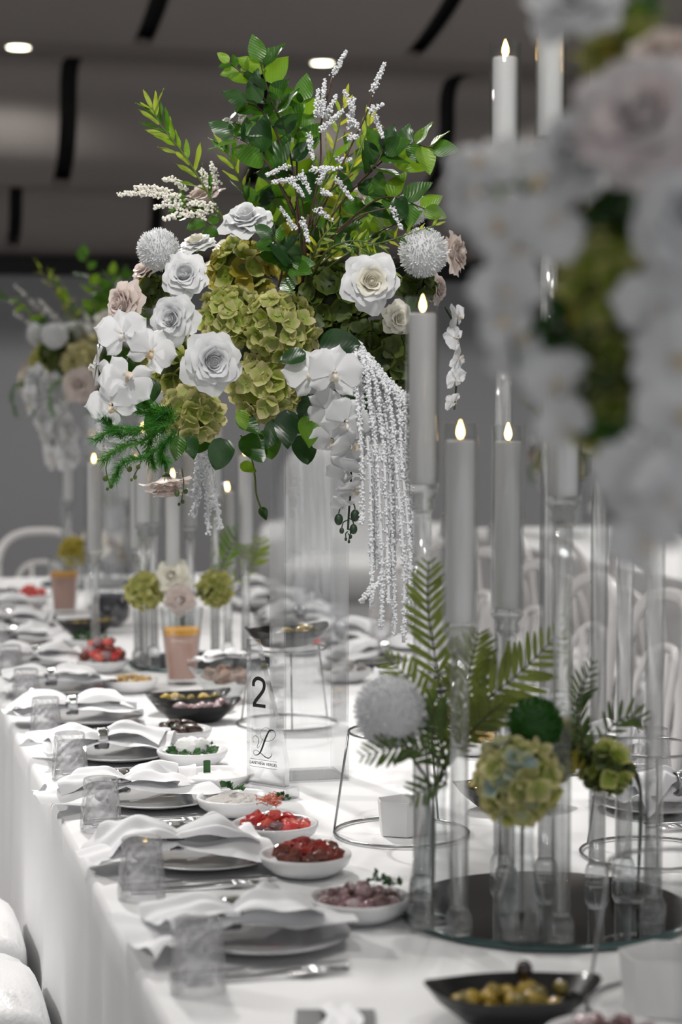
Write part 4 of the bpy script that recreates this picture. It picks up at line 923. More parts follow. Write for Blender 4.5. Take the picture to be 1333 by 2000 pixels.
def napkin_mesh(seed, ln=.15):
    """cloth drawn through a ring: pleats fan out to both ends, two layers, soft sag past the plate"""
    rn = random.Random(seed); m = MB(); ph = [rn.uniform(0, 6) for _ in range(10)]
    for layer in range(2):
        def f(u, v):
            s = v * 2 - 1; a = u * 2 - 1; k = abs(s); e = 1 if s > 0 else -1
            wd = .013 + (.080 if layer == 0 else .056) * k ** .8 * (1 + .22 * math.sin(ph[0] + 2.3 * s + layer))
            pl = math.sin(a * (8 if e > 0 else 5.5) + ph[2 + layer] + s * 1.5) + .5 * math.sin(a * 13 + ph[7] + s * 2)
            env = math.sin(PI * min(1, k * .86 + .10)) ** .8
            z = .006 + layer * (.004 + .017 * env) + (.003 + .0085 * k) * (pl * .5 + .5) + .010 * (1 - k) ** 2
            z += (.010 + .006 * layer) * env * (1 - a * a) + .012 * noise.noise((s * 2.6 + ph[4], a * 1.7, layer * 3 + seed)) * (.3 + k)
            z += .016 * max(0, k - .55) * math.sin(a * 3 + ph[8] + e)
            x = s * (ln if layer == 0 else ln * (.80 + .12 * math.sin(ph[9]))) * (1 + .16 * math.sin(a * 2.6 + ph[5] + e) * k * k); y = a * wd + .016 * math.sin(s * 2.5 + ph[6]) + (.02 * s * math.sin(ph[3]))
            return (x, y, max(z, .0008 + .004 * layer))
        m.grid(f, 30, 40)
    return m.mesh('napkin', 'napkin_cloth')
NAP = [napkin_mesh(k, [.125, .122, .135, .122, .125][k]) for k in range(5)]
RING = MB().lathe([(.0175, -.011), (.0195, -.012), (.0205, -.006), (.0195, 0), (.0205, .006), (.0195, .012), (.0175, .011), (.0175, -.011)], 24).mesh('napkin_ring', 'steel')
wn = ['first', 'second', 'third', 'fourth', 'fifth', 'sixth', 'seventh', 'eighth', 'ninth', 'tenth', 'eleventh', 'twelfth']
def setting(k, yg, side):
    near = side == 0; sx = 1 if near else -1
    ex = TX0 if near else TX1
    where = ('from the picture bottom beside the pleated skirt' if near else 'on the arched chair side')
    gxx = ex + sx * .05; W = wn[k]
    t = O('tumbler', TUM, None, None, (gxx, yg, TZ)); t.rotation_euler.z = k * .7; tag(t, f'upturned cut glass tumbler, {W} {where}', 'glass', 'upturned cut glass tumblers')
    py = yg + .175; px = ex + sx * .165
    p = O('dinner_plate', PL, None, None, (px, py, TZ)); tag(p, f'grey dinner plate under a napkin, {W} {where}', 'plate', 'grey dinner plates')
    kf = O('table_knife', KN, None, None, (ex + sx * .03, yg + .055, TZ)); kf.rotation_euler.z = (0 if near else PI) + .03 * math.sin(k * 3); tag(kf, f'steel table knife, {W} {where}', 'knife', 'steel knives')
    fk = O('table_fork', FK, None, None, (ex + sx * .04, yg + .027, TZ)); fk.rotation_euler.z = (0 if near else PI) + .04 * math.sin(k * 2 + 1); tag(fk, f'steel table fork, {W} {where}', 'fork', 'steel forks')
    off = [-.045, -.04, -.058, -.038, -.045][k % 5]
    n = O('napkin', NAP[k % 5], None, None, (px + sx * off, py, TZ + .0150)); n.rotation_euler.z = [.0, -.10, .12, .05, -.06][k % 5] + (0 if near else PI); tag(n, f'white cloth napkin gathered in a ring, {W} {where}', 'napkin', 'white napkins in rings')
    r = O('napkin_ring', RING, None, Matrix.Translation((px + sx * off, py + .012 * math.sin(k), TZ + .0165 + .021)) @ Matrix.Rotation(n.rotation_euler.z, 4, 'Z') @ Matrix.Rotation(PI / 2, 4, 'Y')); tag(r, f'silver napkin ring, {W} {where}', 'napkin ring', 'silver napkin rings')
for k in range(11): setting(k, 2.092 + .421 * k, 0)
for k in range(9): setting(k, 2.70 + .45 * k, 1)

# ------------------------------------------------------------------ dishes and food
def bowl_mesh(r, h, name='serving_bowl', mat='porcelain'):
    return MB().lathe([(.0005, 0), (r * .62, 0), (r * .72, .003), (r * .93, h * .5), (r, h * .86), (r * .995, h), (r * .95, h * 1.02), (r * .90, h * .9), (r * .80, h * .5), (r * .62, .008), (.0005, .006)], 44).mesh(name, mat)
BW = bowl_mesh(.064, .028)
def lump(seed, amp=.3, sub=2, sc3=(1, 1, 1)):
    rn = random.Random(seed); m = MB().sphere((0, 0, 0), 1, 10, 7); o = Vector((rn.uniform(0, 50), rn.uniform(0, 50), 0))
    m.v = [tuple(Vector(v) * (1 + amp * noise.noise(Vector(v) * 1.4 + o))) for v in m.v]
    m.v = [(v[0] * sc3[0], v[1] * sc3[1], v[2] * sc3[2]) for v in m.v]; return m
def pieces(n, cx, cy, z0, R, size, name, mats, label, cat, group, seed, heap=.02, sc3=(1, .8, .7), amp=.35, smooth=True):
    rn = random.Random(seed); kinds = [lump(seed + i, amp, sc3=sc3).mesh(name, mats[i % len(mats)], smooth) for i in range(4)]; placed = []
    for k in range(n):
        best = None
        for _ in range(30):
            a = rn.uniform(0, 6.28); r = R * math.sqrt(rn.random()); x, y = r * math.cos(a), r * math.sin(a)
            z = z0 + heap * (1 - (r / R) ** 2) * rn.uniform(.3, 1) + size * .5 + .5 * size * (r / R)
            dmin = min([math.dist((x, y, z), p) for p in placed] or [9])
            if best is None or dmin > best[0]: best = (dmin, x, y, z)
            if dmin > size * 1.5: break
        _, x, y, z = best; placed.append((x, y, z)); s = size * rn.uniform(.8, 1.2)
        o = O(name, kinds[rn.randrange(4)], None, Matrix.Translation((cx + x, cy + y, z)) @ Matrix.Rotation(rn.uniform(0, 6), 4, 'Z') @ Matrix.Rotation(rn.uniform(-.7, .7), 4, 'X') @ Matrix.Scale(s, 4))
        tag(o, label, cat, group)
def herb(x, y, z, s, seed, label, name='parsley_sprig'):
    rn = random.Random(seed); m = MB()
    for k in range(16):
        d = Vector((rn.gauss(0, 1), rn.gauss(0, 1), abs(rn.gauss(0, .8)))).normalized(); t = d.orthogonal().normalized(); b = d.cross(t); p = d * s * rn.uniform(.2, .6); L_ = s * rn.uniform(.4, .7)
        m.tube([(0, 0, 0), tuple(p)], s * .03, 4); m.add([tuple(p), tuple(p + d * L_ * .5 + t * L_ * .45), tuple(p + d * L_ + b * L_ * .2), tuple(p + d * L_ * .5 - t * L_ * .45)], [(0, 1, 2, 3)])
    o = O(name, m.mesh(name, 'herb_green', False), None, None, (x, y, z)); tag(o, label, 'herb', None); return o
def bowl(x, y, label, me=None, rz=0): o = O('serving_bowl', me or BW, None, None, (x, y, TZ)); o.rotation_euler.z = rz; tag(o, label, 'bowl', 'serving bowls'); return o
BZ = TZ + .010
def spread(x, y, r, mat, label, name, seed, h=.012):
    m = MB()
    def f(u, v):
        a = u * 2 * PI; rr = r * v; return (rr * math.cos(a), rr * math.sin(a), h * (1 - .5 * v * v) + .005 * noise.noise((rr * 60 * math.cos(a), rr * 60 * math.sin(a), seed)) * (1 - v ** 4))
    m.grid(f, 28, 8, closed=True); o = O(name, m.mesh(name, mat), None, None, (x, y, BZ + .003)); tag(o, label, 'food', None); return o
b = (.622, 2.345); bowl(*b, 'white bowl of purple octopus salad beside the mirror tray')
pieces(30, *b, BZ, .046, .0115, 'octopus_piece', ['octopus_flesh', 'octopus_dark', 'octopus_flesh', 'octopus_flesh'], 'purple-white octopus piece in the bowl beside the mirror tray', 'seafood', 'octopus salad pieces', 11, .022)
herb(b[0] + .030, b[1] + .020, BZ + .03, .016, 1, 'green herb tuft on the octopus salad', 'herb_sprig')
herb(b[0] + .044, b[1] - .002, BZ + .03, .014, 8, 'dark herb leaf at the octopus bowl rim', 'herb_sprig')
b = (.610, 2.592); bowl(*b, 'white bowl of dark red dried meat chunks')
pieces(16, *b, BZ, .044, .0155, 'meat_chunk', ['meat_red'], 'dark red chunk in the white bowl of dried meat', 'meat', 'dark red meat chunks', 21, .020, amp=.5, smooth=False)
b = (.612, 2.795); bowl(*b, 'white bowl heaped with bright red salmon salad')
pieces(20, *b, BZ, .046, .0135, 'salmon_piece', ['salmon_red', 'salmon_red', 'octopus_flesh', 'meat_red'], 'bright red piece in the heaped salmon salad', 'seafood', 'red salmon pieces', 31, .026, amp=.5, smooth=False)
rn = random.Random(8); m = MB()
for k in range(40):
    a = rn.uniform(0, 6.3); c = Vector((rn.uniform(-.014, .014), rn.uniform(-.014, .014), 0)); r = rn.uniform(.006, .014)
    m.tube([c + Vector((r * math.cos(a + s * 1.6), r * math.sin(a + s * 1.6), .004 * math.sin(s * 3 + k) + k * .0003)) for s in (0, .5, 1, 1.5)], .0007, 4)
tag(O('carrot_shred_nest', m.mesh('carrot_shred_nest', 'carrot_shred'), None, None, (b[0] - .005, b[1] + .004, BZ + .046)), 'nest of orange shreds on the red salmon salad', 'garnish', None, 'stuff')
herb(b[0] + .012, b[1] + .010, BZ + .05, .013, 2, 'small herb tuft on the red salmon salad', 'herb_sprig')
b = (.594, 3.00); bowl(*b, 'white bowl of grey hummus behind the red salmon salad'); spread(*b, .050, 'hummus', 'grey rough hummus filling its white bowl', 'hummus', 3, .017); herb(b[0] - .002, b[1] + .022, BZ + .024, .022, 3, 'parsley sprig on the grey hummus')
b = (.600, 3.205); bowl(*b, 'white bowl of white yoghurt with one green strip'); spread(*b, .050, 'yoghurt', 'smooth white yoghurt in its bowl', 'yoghurt', 4, .014)
tag(O('pepper_strip', MB().grid(lambda u, v: (.012 * (u - .5), .004 * math.sin(u * 3), .026 * v), 3, 4).grid(lambda u, v: (.012 * (u - .5), .004 * math.sin(u * 3) + .002, .026 * v), 3, 4).mesh('pepper_strip', 'herb_green'), None, None, (b[0] - .014, b[1] + .012, BZ + .010)), 'green strip standing in the white yoghurt', 'garnish')
b = (.598, 3.43); bowl(*b, 'white bowl of green leaf salad with pale wedges')
for k in range(7): herb(b[0] + .030 * math.cos(k * .9), b[1] + .030 * math.sin(k * .9), BZ + .012, .022, 40 + k, 'green leaves in the leaf salad bowl', 'salad_leaf')['group'] = 'salad leaves'
pieces(4, *b, BZ + .008, .022, .017, 'cheese_wedge', ['yoghurt'], 'white wedge on the green leaf salad', 'cheese', 'white wedges', 51, .012, sc3=(1.2, .5, .8), amp=.2, smooth=False)
b = (.612, 3.66); bowl(*b, 'white bowl of dark stuffed rolls with herbs')
pieces(9, *b, BZ + .004, .038, .016, 'stuffed_roll', ['aubergine'], 'dark stuffed roll in the white bowl with herbs', 'food', 'dark stuffed rolls', 61, .012, sc3=(1.5, .6, .6), amp=.15)
herb(b[0] - .028, b[1] - .02, BZ + .016, .018, 5, 'green herb at the rim of the stuffed rolls', 'herb_sprig'); herb(b[0] + .03, b[1] - .012, BZ + .016, .018, 6, 'green herb beside the stuffed rolls', 'herb_sprig')
def boat_mesh(L_=.095, W_=.058, h=.034):
    m = MB(); n = 44
    def ring(k, z, up):
        out = []
        for i in range(n):
            a = 2 * PI * i / n; c, s = math.cos(a), math.sin(a)
            x = L_ * k * math.copysign(abs(c) ** .85, c); y = W_ * k * s * (1 - .25 * abs(c) ** 3); out.append((x, y, z + up * .010 * abs(c) ** 4))
        return out
    rg = [ring(.45, 0, 0), ring(.55, .002, 0), ring(.85, h * .6, .5), ring(1, h, 1), ring(.985, h + .002, 1), ring(.93, h * .9, .9), ring(.8, h * .55, .4), ring(.5, .008, 0)]
    for j in range(len(rg) - 1): m.add(rg[j] + rg[j + 1], [(i, (i + 1) % n, n + (i + 1) % n, n + i) for i in range(n)])
    m.add(rg[0], [tuple(reversed(range(n)))]); m.add(rg[-1], [tuple(range(n))]); return m.mesh('boat_dish', 'black_ceramic')
BOAT = boat_mesh()
def boat(x, y, rz, label, z=TZ): o = O('boat_dish', BOAT, None, None, (x, y, z)); o.rotation_euler.z = rz; tag(o, label, 'dish', 'black boat dishes'); return o
def heap(x, y, rz, z, n, size, name, mats, label, cat, group, seed):
    rn = random.Random(seed); kinds = [lump(seed + i, .12, sc3=(1.15, .9, .9)).mesh(name, mt) for i, mt in enumerate(mats)]
    for k in range(n):
        u = rn.uniform(-1, 1); v = rn.uniform(-1, 1) * math.sqrt(1 - u * u * .9); lx, ly = u * .062, v * .032; zz = z + .012 + .016 * rn.random() + .006 * (u * u + v * v)
        c, s = math.cos(rz), math.sin(rz)
        o = O(name, kinds[0 if k < n - 2 else -1], None, Matrix.Translation((x + lx * c - ly * s, y + lx * s + ly * c, zz)) @ Matrix.Rotation(rn.uniform(0, 6), 4, 'Z') @ Matrix.Rotation(rn.uniform(-.5, .5), 4, 'Y') @ Matrix.Scale(size * rn.uniform(.85, 1.15), 4)); tag(o, label, cat, group)
boat(.672, 1.905, -.12, 'black boat-shaped dish of green olives at the picture bottom')
heap(.672, 1.905, -.12, TZ, 26, .0105, 'olive', ['olive_skin'], 'green olive in the boat dish at the picture bottom', 'olive', 'green olives in the front boat dish', 71)
o = O('olive', lump(3, .1, sc3=(1, 1, 1.1)).mesh('olive', 'olive_black'), None, Matrix.Translation((.694, 1.932, TZ + .046)) @ Matrix.Scale(.0095, 4)); tag(o, 'single black olive on top of the front boat dish', 'olive')
bowl(.722, 1.765, 'white bowl of octopus salad cut off by the picture bottom'); pieces(12, .722, 1.765, BZ, .044, .0135, 'octopus_piece', ['octopus_flesh', 'octopus_dark'], 'octopus piece in the bowl cut off by the picture bottom', 'seafood', 'octopus pieces at the picture bottom', 15, .022)
boat(.690, 3.905, .12, 'black boat-shaped dish of pale sliced meat in the middle of the table')
heap(.690, 3.905, .12, TZ, 22, .0115, 'meat_slice', ['octopus_flesh'], 'pale slice in the middle black boat dish', 'meat', 'pale slices in the boat dish', 81)
boat(.694, 4.035, .12, 'black boat-shaped dish of olives just behind the sliced meat')
heap(.694, 4.035, .12, TZ, 24, .0105, 'olive', ['olive_skin'], 'green olive in the middle black boat dish', 'olive', 'green olives in the middle boat dish', 91)
b = (.618, 4.36); bowl(*b, 'white bowl of nuts and herbs before the red heap'); pieces(20, *b, BZ + .004, .046, .0095, 'nut', ['nut_mix'], 'golden nut in the blurred white bowl', 'nut', 'golden nuts', 101, .014)
b = (.60, 4.70); bowl(*b, 'white bowl with a high blurred red heap'); pieces(22, *b, BZ + .01, .046, .0150, 'red_salad_piece', ['octopus_flesh', 'meat_red', 'octopus_flesh', 'salmon_red'], 'piece of the high blurred red heap', 'food', 'blurred red heap', 111, .055)
b = (.62, 5.15); bowl(*b, 'white bowl of leaf salad beyond the red heap')
for k in range(6): herb(b[0] + .03 * math.cos(k), b[1] + .03 * math.sin(k), BZ + .012, .026, 140 + k, 'green leaves in the salad beyond the red heap', 'salad_leaf')['group'] = 'far salad leaves'
boat(.66, 5.5, .2, 'distant black boat-shaped dish beside the smoked globe'); heap(.66, 5.5, .2, TZ, 14, .0115, 'olive', ['olive_skin'], 'olive in the distant boat dish', 'olive', 'olives in the distant boat dish', 121)
b = (.58, 6.35); bowl(*b, 'most distant white bowl with pink food'); pieces(10, *b, BZ + .006, .044, .016, 'salmon_piece', ['salmon_red'], 'pink piece in the most distant bowl', 'food', 'distant pink pieces', 131, .03)
b = (1.03, 2.95); boat(b[0], b[1], .1, 'black boat-shaped dish behind the candle stems on the chair side'); heap(b[0], b[1], .1, TZ, 20, .0105, 'olive', ['olive_skin', 'octopus_flesh'], 'olive in the dish behind the candle stems', 'olive', 'olives behind the candle stems', 151)
for k, (x, y, w_) in enumerate([(1.13, 3.42, 'first'), (1.13, 3.68, 'second'), (1.14, 4.0, 'third'), (1.13, 4.4, 'fourth'), (1.14, 4.9, 'fifth')]):
    bowl(x, y, f'white bowl on the chair side beyond the acrylic stand, {w_} counting away')
    pieces(10, x, y, BZ + .004, .044, .0135, 'food_piece', [['nut_mix'], ['meat_red', 'octopus_flesh'], ['nut_mix', 'herb_green'], ['hummus'], ['salmon_red']][k], f'food piece in the {w_} bowl beyond the acrylic stand', 'food', f'food in the {w_} chair side bowl', 160 + k, .02)

# ------------------------------------------------------------------ wire stands, paper boxes, sign, glasses
def torus(R, r, z, n=40, k=6): return MB().tube([(R * math.cos(2 * PI * i / n), R * math.sin(2 * PI * i / n), z) for i in range(n)], r, k, closed=True)
def wire_stand(x, y, label, rz=0.0, R=.102, Rt=.080, h=.155):
    o = E('wire_stand', (x, y, TZ), rz); tag(o, label, 'stand', 'chrome wire stands')
    O('base_ring', torus(R, .0022, .0022).mesh('base_ring', 'chrome_wire'), o); O('top_ring', torus(Rt, .0022, h).mesh('top_ring', 'chrome_wire'), o)
    for k in range(3):
        a = k * 2 * PI / 3; O('leg', MB().tube([(R * math.cos(a), R * math.sin(a), .004), (Rt * math.cos(a), Rt * math.sin(a), h)], .0018, 6).mesh('leg', 'chrome_wire'), o)
wire_stand(.808, 2.80, 'empty chrome wire stand behind the white pompon', rz=2.79)
wire_stand(.862, 1.90, 'chrome wire stand around the near white paper box at the picture edge', rz=2.55)
wire_stand(.863, 3.83, 'chrome wire stand behind the acrylic stand carrying a black dish', rz=.4)
wire_stand(1.12, 2.58, 'chrome wire stand behind the candle stems on the chair side', rz=.2)
boat(.863, 3.83, .3, 'black dish raised on the wire stand behind the acrylic stand', TZ + .1575); heap(.863, 3.83, .3, TZ + .1575, 14, .0105, 'olive', ['olive_skin'], 'olive in the raised black dish', 'olive', 'olives in the raised dish', 171)
def paper_box(x, y, s, h, rz, label):
    P = [(s * math.cos(a + rz), s * math.sin(a + rz) * .8) for a in [k * PI / 3 for k in range(6)]]; Pi = [(a * .96, b_ * .96) for a, b_ in P]; T_ = [(a * 1.12, b_ * 1.12) for a, b_ in P]; Ti = [(a * .965, b_ * .965) for a, b_ in T_]
    m = MB(); n = 6; rg = [[(a, b_, 0) for a, b_ in P], [(a, b_, h) for a, b_ in T_], [(a, b_, h) for a, b_ in Ti], [(a, b_, .003) for a, b_ in Pi]]
    for j in range(3): m.add(rg[j] + rg[j + 1], [(i, (i + 1) % n, n + (i + 1) % n, n + i) for i in range(n)])
    m.add(rg[0], [tuple(reversed(range(n)))]); m.add(rg[3], [tuple(range(n))])
    o = O('paper_box', m.mesh('paper_box', 'card_white', False), None, None, (x, y, TZ)); tag(o, label, 'box', 'white paper boxes')
paper_box(.812, 2.80, .040, .052, .4, 'small white six-sided paper box inside the empty wire stand')
paper_box(.850, 1.905, .052, .062, .5, 'larger blurred white paper box near the olives')
# acrylic number sign
SG = Vector((.648, 3.165, TZ)); sang = -YAW - math.radians(38)
sign = E('number_sign', SG, sang); tag(sign, 'clear acrylic table sign with number 2, script monogram and slanted edge', 'sign')
ux = lambda w_: w_
poly = [(0, 0), (.098, 0), (.098, .040), (.092, .062), (.024, .240), (0, .240)]
bm = MB().prism(poly, -.006, .006); bm.v = [(x, z, y + .018) for x, y, z in bm.v]; bm.f = [tuple(reversed(f)) for f in bm.f]
bm.v = [(x * .84, y, z) for x, y, z in bm.v]; O('sign_plate', bm.mesh('sign_plate', 'acrylic_solid', False), sign)
O('sign_base', MB().box((-.005, -.018, 0), (.094, .018, .0175)).mesh('sign_base', 'acrylic_solid', False), sign)
def text_mesh(body, size, mat, name, spacing=1.0):
    cu = bpy.data.curves.new(name, 'FONT'); cu.body = body; cu.size = size; cu.extrude = .0003; cu.align_x = 'CENTER'; cu.space_character = spacing; cu.resolution_u = 4
    t = bpy.data.objects.new(name, cu); col.objects.link(t); dg = bpy.context.evaluated_depsgraph_get(); me = bpy.data.meshes.new_from_object(t.evaluated_get(dg))
    bpy.data.objects.remove(t); me.name = name; me.materials.clear(); me.materials.append(MT[mat]); return me
def ribbon(paths, mat, name):
    m = MB()
    for pts, ws in paths:
        P = crom([(x, y, 0) for x, y in pts], 8); n = len(P)
        for k, p in enumerate(P): pass
        def wid(i): s = i / (n - 1) * (len(ws) - 1); a = min(len(ws) - 2, int(s)); return ws[a] + (ws[a + 1] - ws[a]) * (s - a)
        vs = []
        for i in range(n):
            t = (P[min(i + 1, n - 1)] - P[max(i - 1, 0)]).normalized(); nn = Vector((-t.y, t.x, 0)) * wid(i) / 2
            vs += [tuple(P[i] + nn), tuple(P[i] - nn)]
        m.add(vs, [(2 * i, 2 * i + 1, 2 * i + 3, 2 * i + 2) for i in range(n - 1)])
    return m.mesh(name, mat, False)
UPR = Matrix.Rotation(PI / 2, 4, 'X')
def on_sign(x, z): return Matrix.Translation((x, -.0066, z + .018)) @ UPR
m2 = ribbon([([(-.0135, .034), (-.0125, .042), (-.0065, .0475), (.0015, .0475), (.0085, .0435), (.010, .036), (.0075, .0285), (.001, .0205), (-.0075, .0115), (-.0115, .0055), (-.0122, .0026)], [.0062] * 6), ([(-.0148, .0026), (0, .0026), (.0128, .0026)], [.0058, .0058])], 'ink', 'number_two')
O('number_two', m2, sign, on_sign(.029, .128))
k_ = .001
mono = ribbon([([(16, 40), (11, 47), (2, 47), (-5, 41), (-6, 33), (0, 27), (10, 27), (20, 31), (25, 39), (20, 45), (12, 43), (4, 30), (-3, 14), (-9, 5), (-17, 2), (-21, 6), (-16, 10), (-7, 7), (2, 2), (10, 0), (16, 4), (18, 9)], [.6, .6, .6, .6, .6, .8, .8, 1, 2.6, 3.4, 3, 1.2, .6, .7, 1.2, 1.8, 1.2, .6]),
               ([(-20, 22), (-22, 28), (-17, 33), (-11, 30), (-10, 23), (-13, 16), (-11, 14), (-6, 20), (-2, 28), (0, 31)], [.5, .6, .8, 1.1, 1.1, .8, .5, .5, .5])], 'ink', 'monogram')
mono.transform(Matrix.Scale(.00105, 4)); O('monogram', mono, sign, on_sign(.037, .045))
O('name_line', text_mesh('LANTA\u00d1A VERGEL', .0072, 'ink_grey', 'name_line'), sign, on_sign(.037, .0320))
for zz in (.0405, .0280): O('rule_line', MB().box((-.029, -.0003, 0), (.029, .0003, .0002)).mesh('rule_line', 'ink_grey', False), sign, on_sign(.037, zz))
# filled pink glass, twice
def pink_glass(x, y, label, txt):
    o = E('filled_glass_vase', (x, y, TZ)); tag(o, label, 'vase', 'pink filled glass vases')
    w0, w1, h = .034, .050, .175
    def sq(r, z): return [(r * math.copysign(abs(math.cos(a)) ** .5, math.cos(a)), r * math.copysign(abs(math.sin(a)) ** .5, math.sin(a)), z) for a in [2 * PI * i / 28 for i in range(28)]]
    def shell(r): m = MB(); [m.add(r[j] + r[j + 1], [(i, (i + 1) % 28, 28 + (i + 1) % 28, 28 + i) for i in range(28)]) for j in range(len(r) - 1)]; return m
    R_ = lambda z: w0 + (w1 - w0) * z / h
    g = shell([sq(.001, 0), sq(w0, 0), sq(w1, h), sq(w1 - .002, h), sq(w0 - .002, .012), sq(.001, .012)]); O('glass', g.mesh('glass', 'thin_glass'), o)
    O('pink_filling', shell([sq(.001, .0125), sq(R_(.0125) - .0035, .0125), sq(R_(.115) - .0035, .115), sq(.001, .115)]).mesh('pink_filling', 'pink_fill'), o)
    O('orange_layer', shell([sq(.001, .1153), sq(R_(.1153) - .0035, .1153), sq(R_(.128) - .0035, .128), sq(.001, .129)]).mesh('orange_layer', 'orange_fill'), o)
    if txt: O('printed_word', text_mesh(txt, .013, 'pale_print', 'printed_word'), o, Matrix.Translation((0, -R_(.10) - .0012, .10)) @ UPR)
    o.rotation_euler.z = -YAW * .6; return o
pink_glass(.752, 4.45, 'tapered glass vase with pink filling and orange top layer beside the acrylic stand', 'PINELLO')
pink_glass(.655, 6.05, 'distant tapered glass vase with pink filling near the arched head chair', None)
# smoked globe, bread bowl
tag(O('globe_vase', MB().lathe([(.0005, 0), (.03, 0), (.052, .02), (.06, .05), (.052, .082), (.042, .095), (.040, .095), (.05, .08), (.057, .05), (.048, .02), (.0005, .004)], 28).mesh('globe_vase', 'smoked_glass'), None, None, (.745, 5.66, TZ)), 'smoked dark glass globe beside the distant boat dish', 'vase')
gb = MB().lathe([(.0005, 0), (.03, 0), (.034, .004), (.082, .075), (.084, .078), (.081, .078), (.031, .007), (.0005, .005)], 16)
tag(O('bread_bowl', gb.mesh('bread_bowl', 'thin_glass', False), None, None, (.80, 4.17, TZ)), 'faceted glass bowl holding bread behind the number sign', 'bowl')
pieces(6, .80, 4.17, TZ + .03, .038, .022, 'bread_roll', ['bread_crust'], 'brown bread piece in the faceted glass bowl', 'bread', 'bread in the glass bowl', 181, .03, sc3=(1.3, .8, .6), amp=.6, smooth=False)
nb = O('napkin', NAP[2], None, Matrix.Translation((.80, 4.19, TZ + .085)) @ Matrix.Rotation(.4, 4, 'Z') @ Matrix.Scale(.5, 4)); tag(nb, 'small white napkin lying over the bread in the glass bowl', 'napkin')
# dark printed card at the very front
cm_ = MB().box((-.042, -.055, 0), (.042, .055, .0012)); tag(O('menu_card', cm_.mesh('menu_card', 'grey_print', False), None, Matrix.Translation((.487, 1.935, TZ)) @ Matrix.Rotation(-.25, 4, 'Z')), 'grey printed card at the picture bottom edge', 'card')
tag(O('paper_tissue', MB().grid(lambda u, v: ((u - .5) * .04 + .01 * math.sin(v * 5), (v - .5) * .08, .004 + .006 * abs(math.sin(u * 6 + v * 3))), 10, 12).mesh('paper_tissue', 'napkin_cloth'), None, Matrix.Translation((.492, 1.94, TZ + .0015)) @ Matrix.Rotation(-.5, 4, 'Z')), 'crumpled white tissue on the grey printed card', 'tissue')
# ------------------------------------------------------------------ small vase flowers on the far tray
VF = Vector((.80, 4.70, TT)); bottle(VF.x, VF.y, [(.024, 0), (.029, .006), (.031, .03), (.02, .08), (.015, .11), (.017, .15)], 'blurred bottle vase with a white rose on the far tray')
def q2(px, py, y): return Vector((gx(px, py, y), y, z_at(gx(px, py, y), y, py)))
e = vase_flower('rose', VF, q2(340, 1130, 4.66), 'blurred white rose above the pink glass vase'); rose(e, face(q2(340, 1130, 4.66) - VF, cdir(-.2, .3, 1), .045), 'petal_ivory', 3, merged=5)
e = vase_flower('rose', VF, q2(350, 1175, 4.64), 'blurred blush rose below the white rose'); rose(e, face(q2(352, 1172, 4.62) - VF, cdir(.2, .0, 1), .036), 'petal_blush', 3, merged=5)
e = vase_flower('hydrangea', VF, q2(282, 1155, 4.68), 'blurred lime hydrangea beside the white rose'); hydrangea(e, q2(282, 1155, 4.68) - VF, .045, cdir(-.2, .2, 1), ['floret_lime', 'leaf_mid'], 20, 3, True, 'flower_head')
e = vase_flower('hydrangea', VF, q2(415, 1140, 4.75), 'blurred lime hydrangea beside the acrylic stand'); hydrangea(e, q2(420, 1150, 4.75) - VF, .045, cdir(.2, .2, 1), ['floret_lime'], 20, 4, True, 'flower_head')
fern(VF, [q2(420, 1130, 4.76), q2(440, 1090, 4.78), q2(455, 1060, 4.8), q2(470, 1030, 4.82)], .05, 9, 'leaf_bright', 'blurred bright frond behind the acrylic stand', 61, s0=.4)
fern(VF, [q2(450, 1140, 4.76), q2(490, 1100, 4.78), q2(500, 1080, 4.8), q2(510, 1050, 4.82)], .05, 9, 'leaf_olive', 'blurred olive frond touching the acrylic stand', 62, s0=.4)
VG = Vector((.80, 6.78, TZ)); bottle(VG.x, VG.y, [(.024, 0), (.029, .006), (.031, .03), (.02, .08), (.015, .11), (.017, .15)], 'most distant bottle vase near the head chair', base=TZ)
e = vase_flower('rose', VG, q2(185, 1068, 6.7), 'most distant single white rose near the arched head chair'); rose(e, face(q2(185, 1068, 6.7) - VG, cdir(-.2, .3, 1), .055), 'petal_ivory', 3, merged=5)
e = vase_flower('hydrangea', VG, q2(145, 1075, 6.7), 'most distant yellow hydrangea near the arched head chair'); hydrangea(e, q2(145, 1078, 6.7) - VG, .05, cdir(-.2, .2, 1), ['floret_gold'], 18, 4, True, 'flower_head')

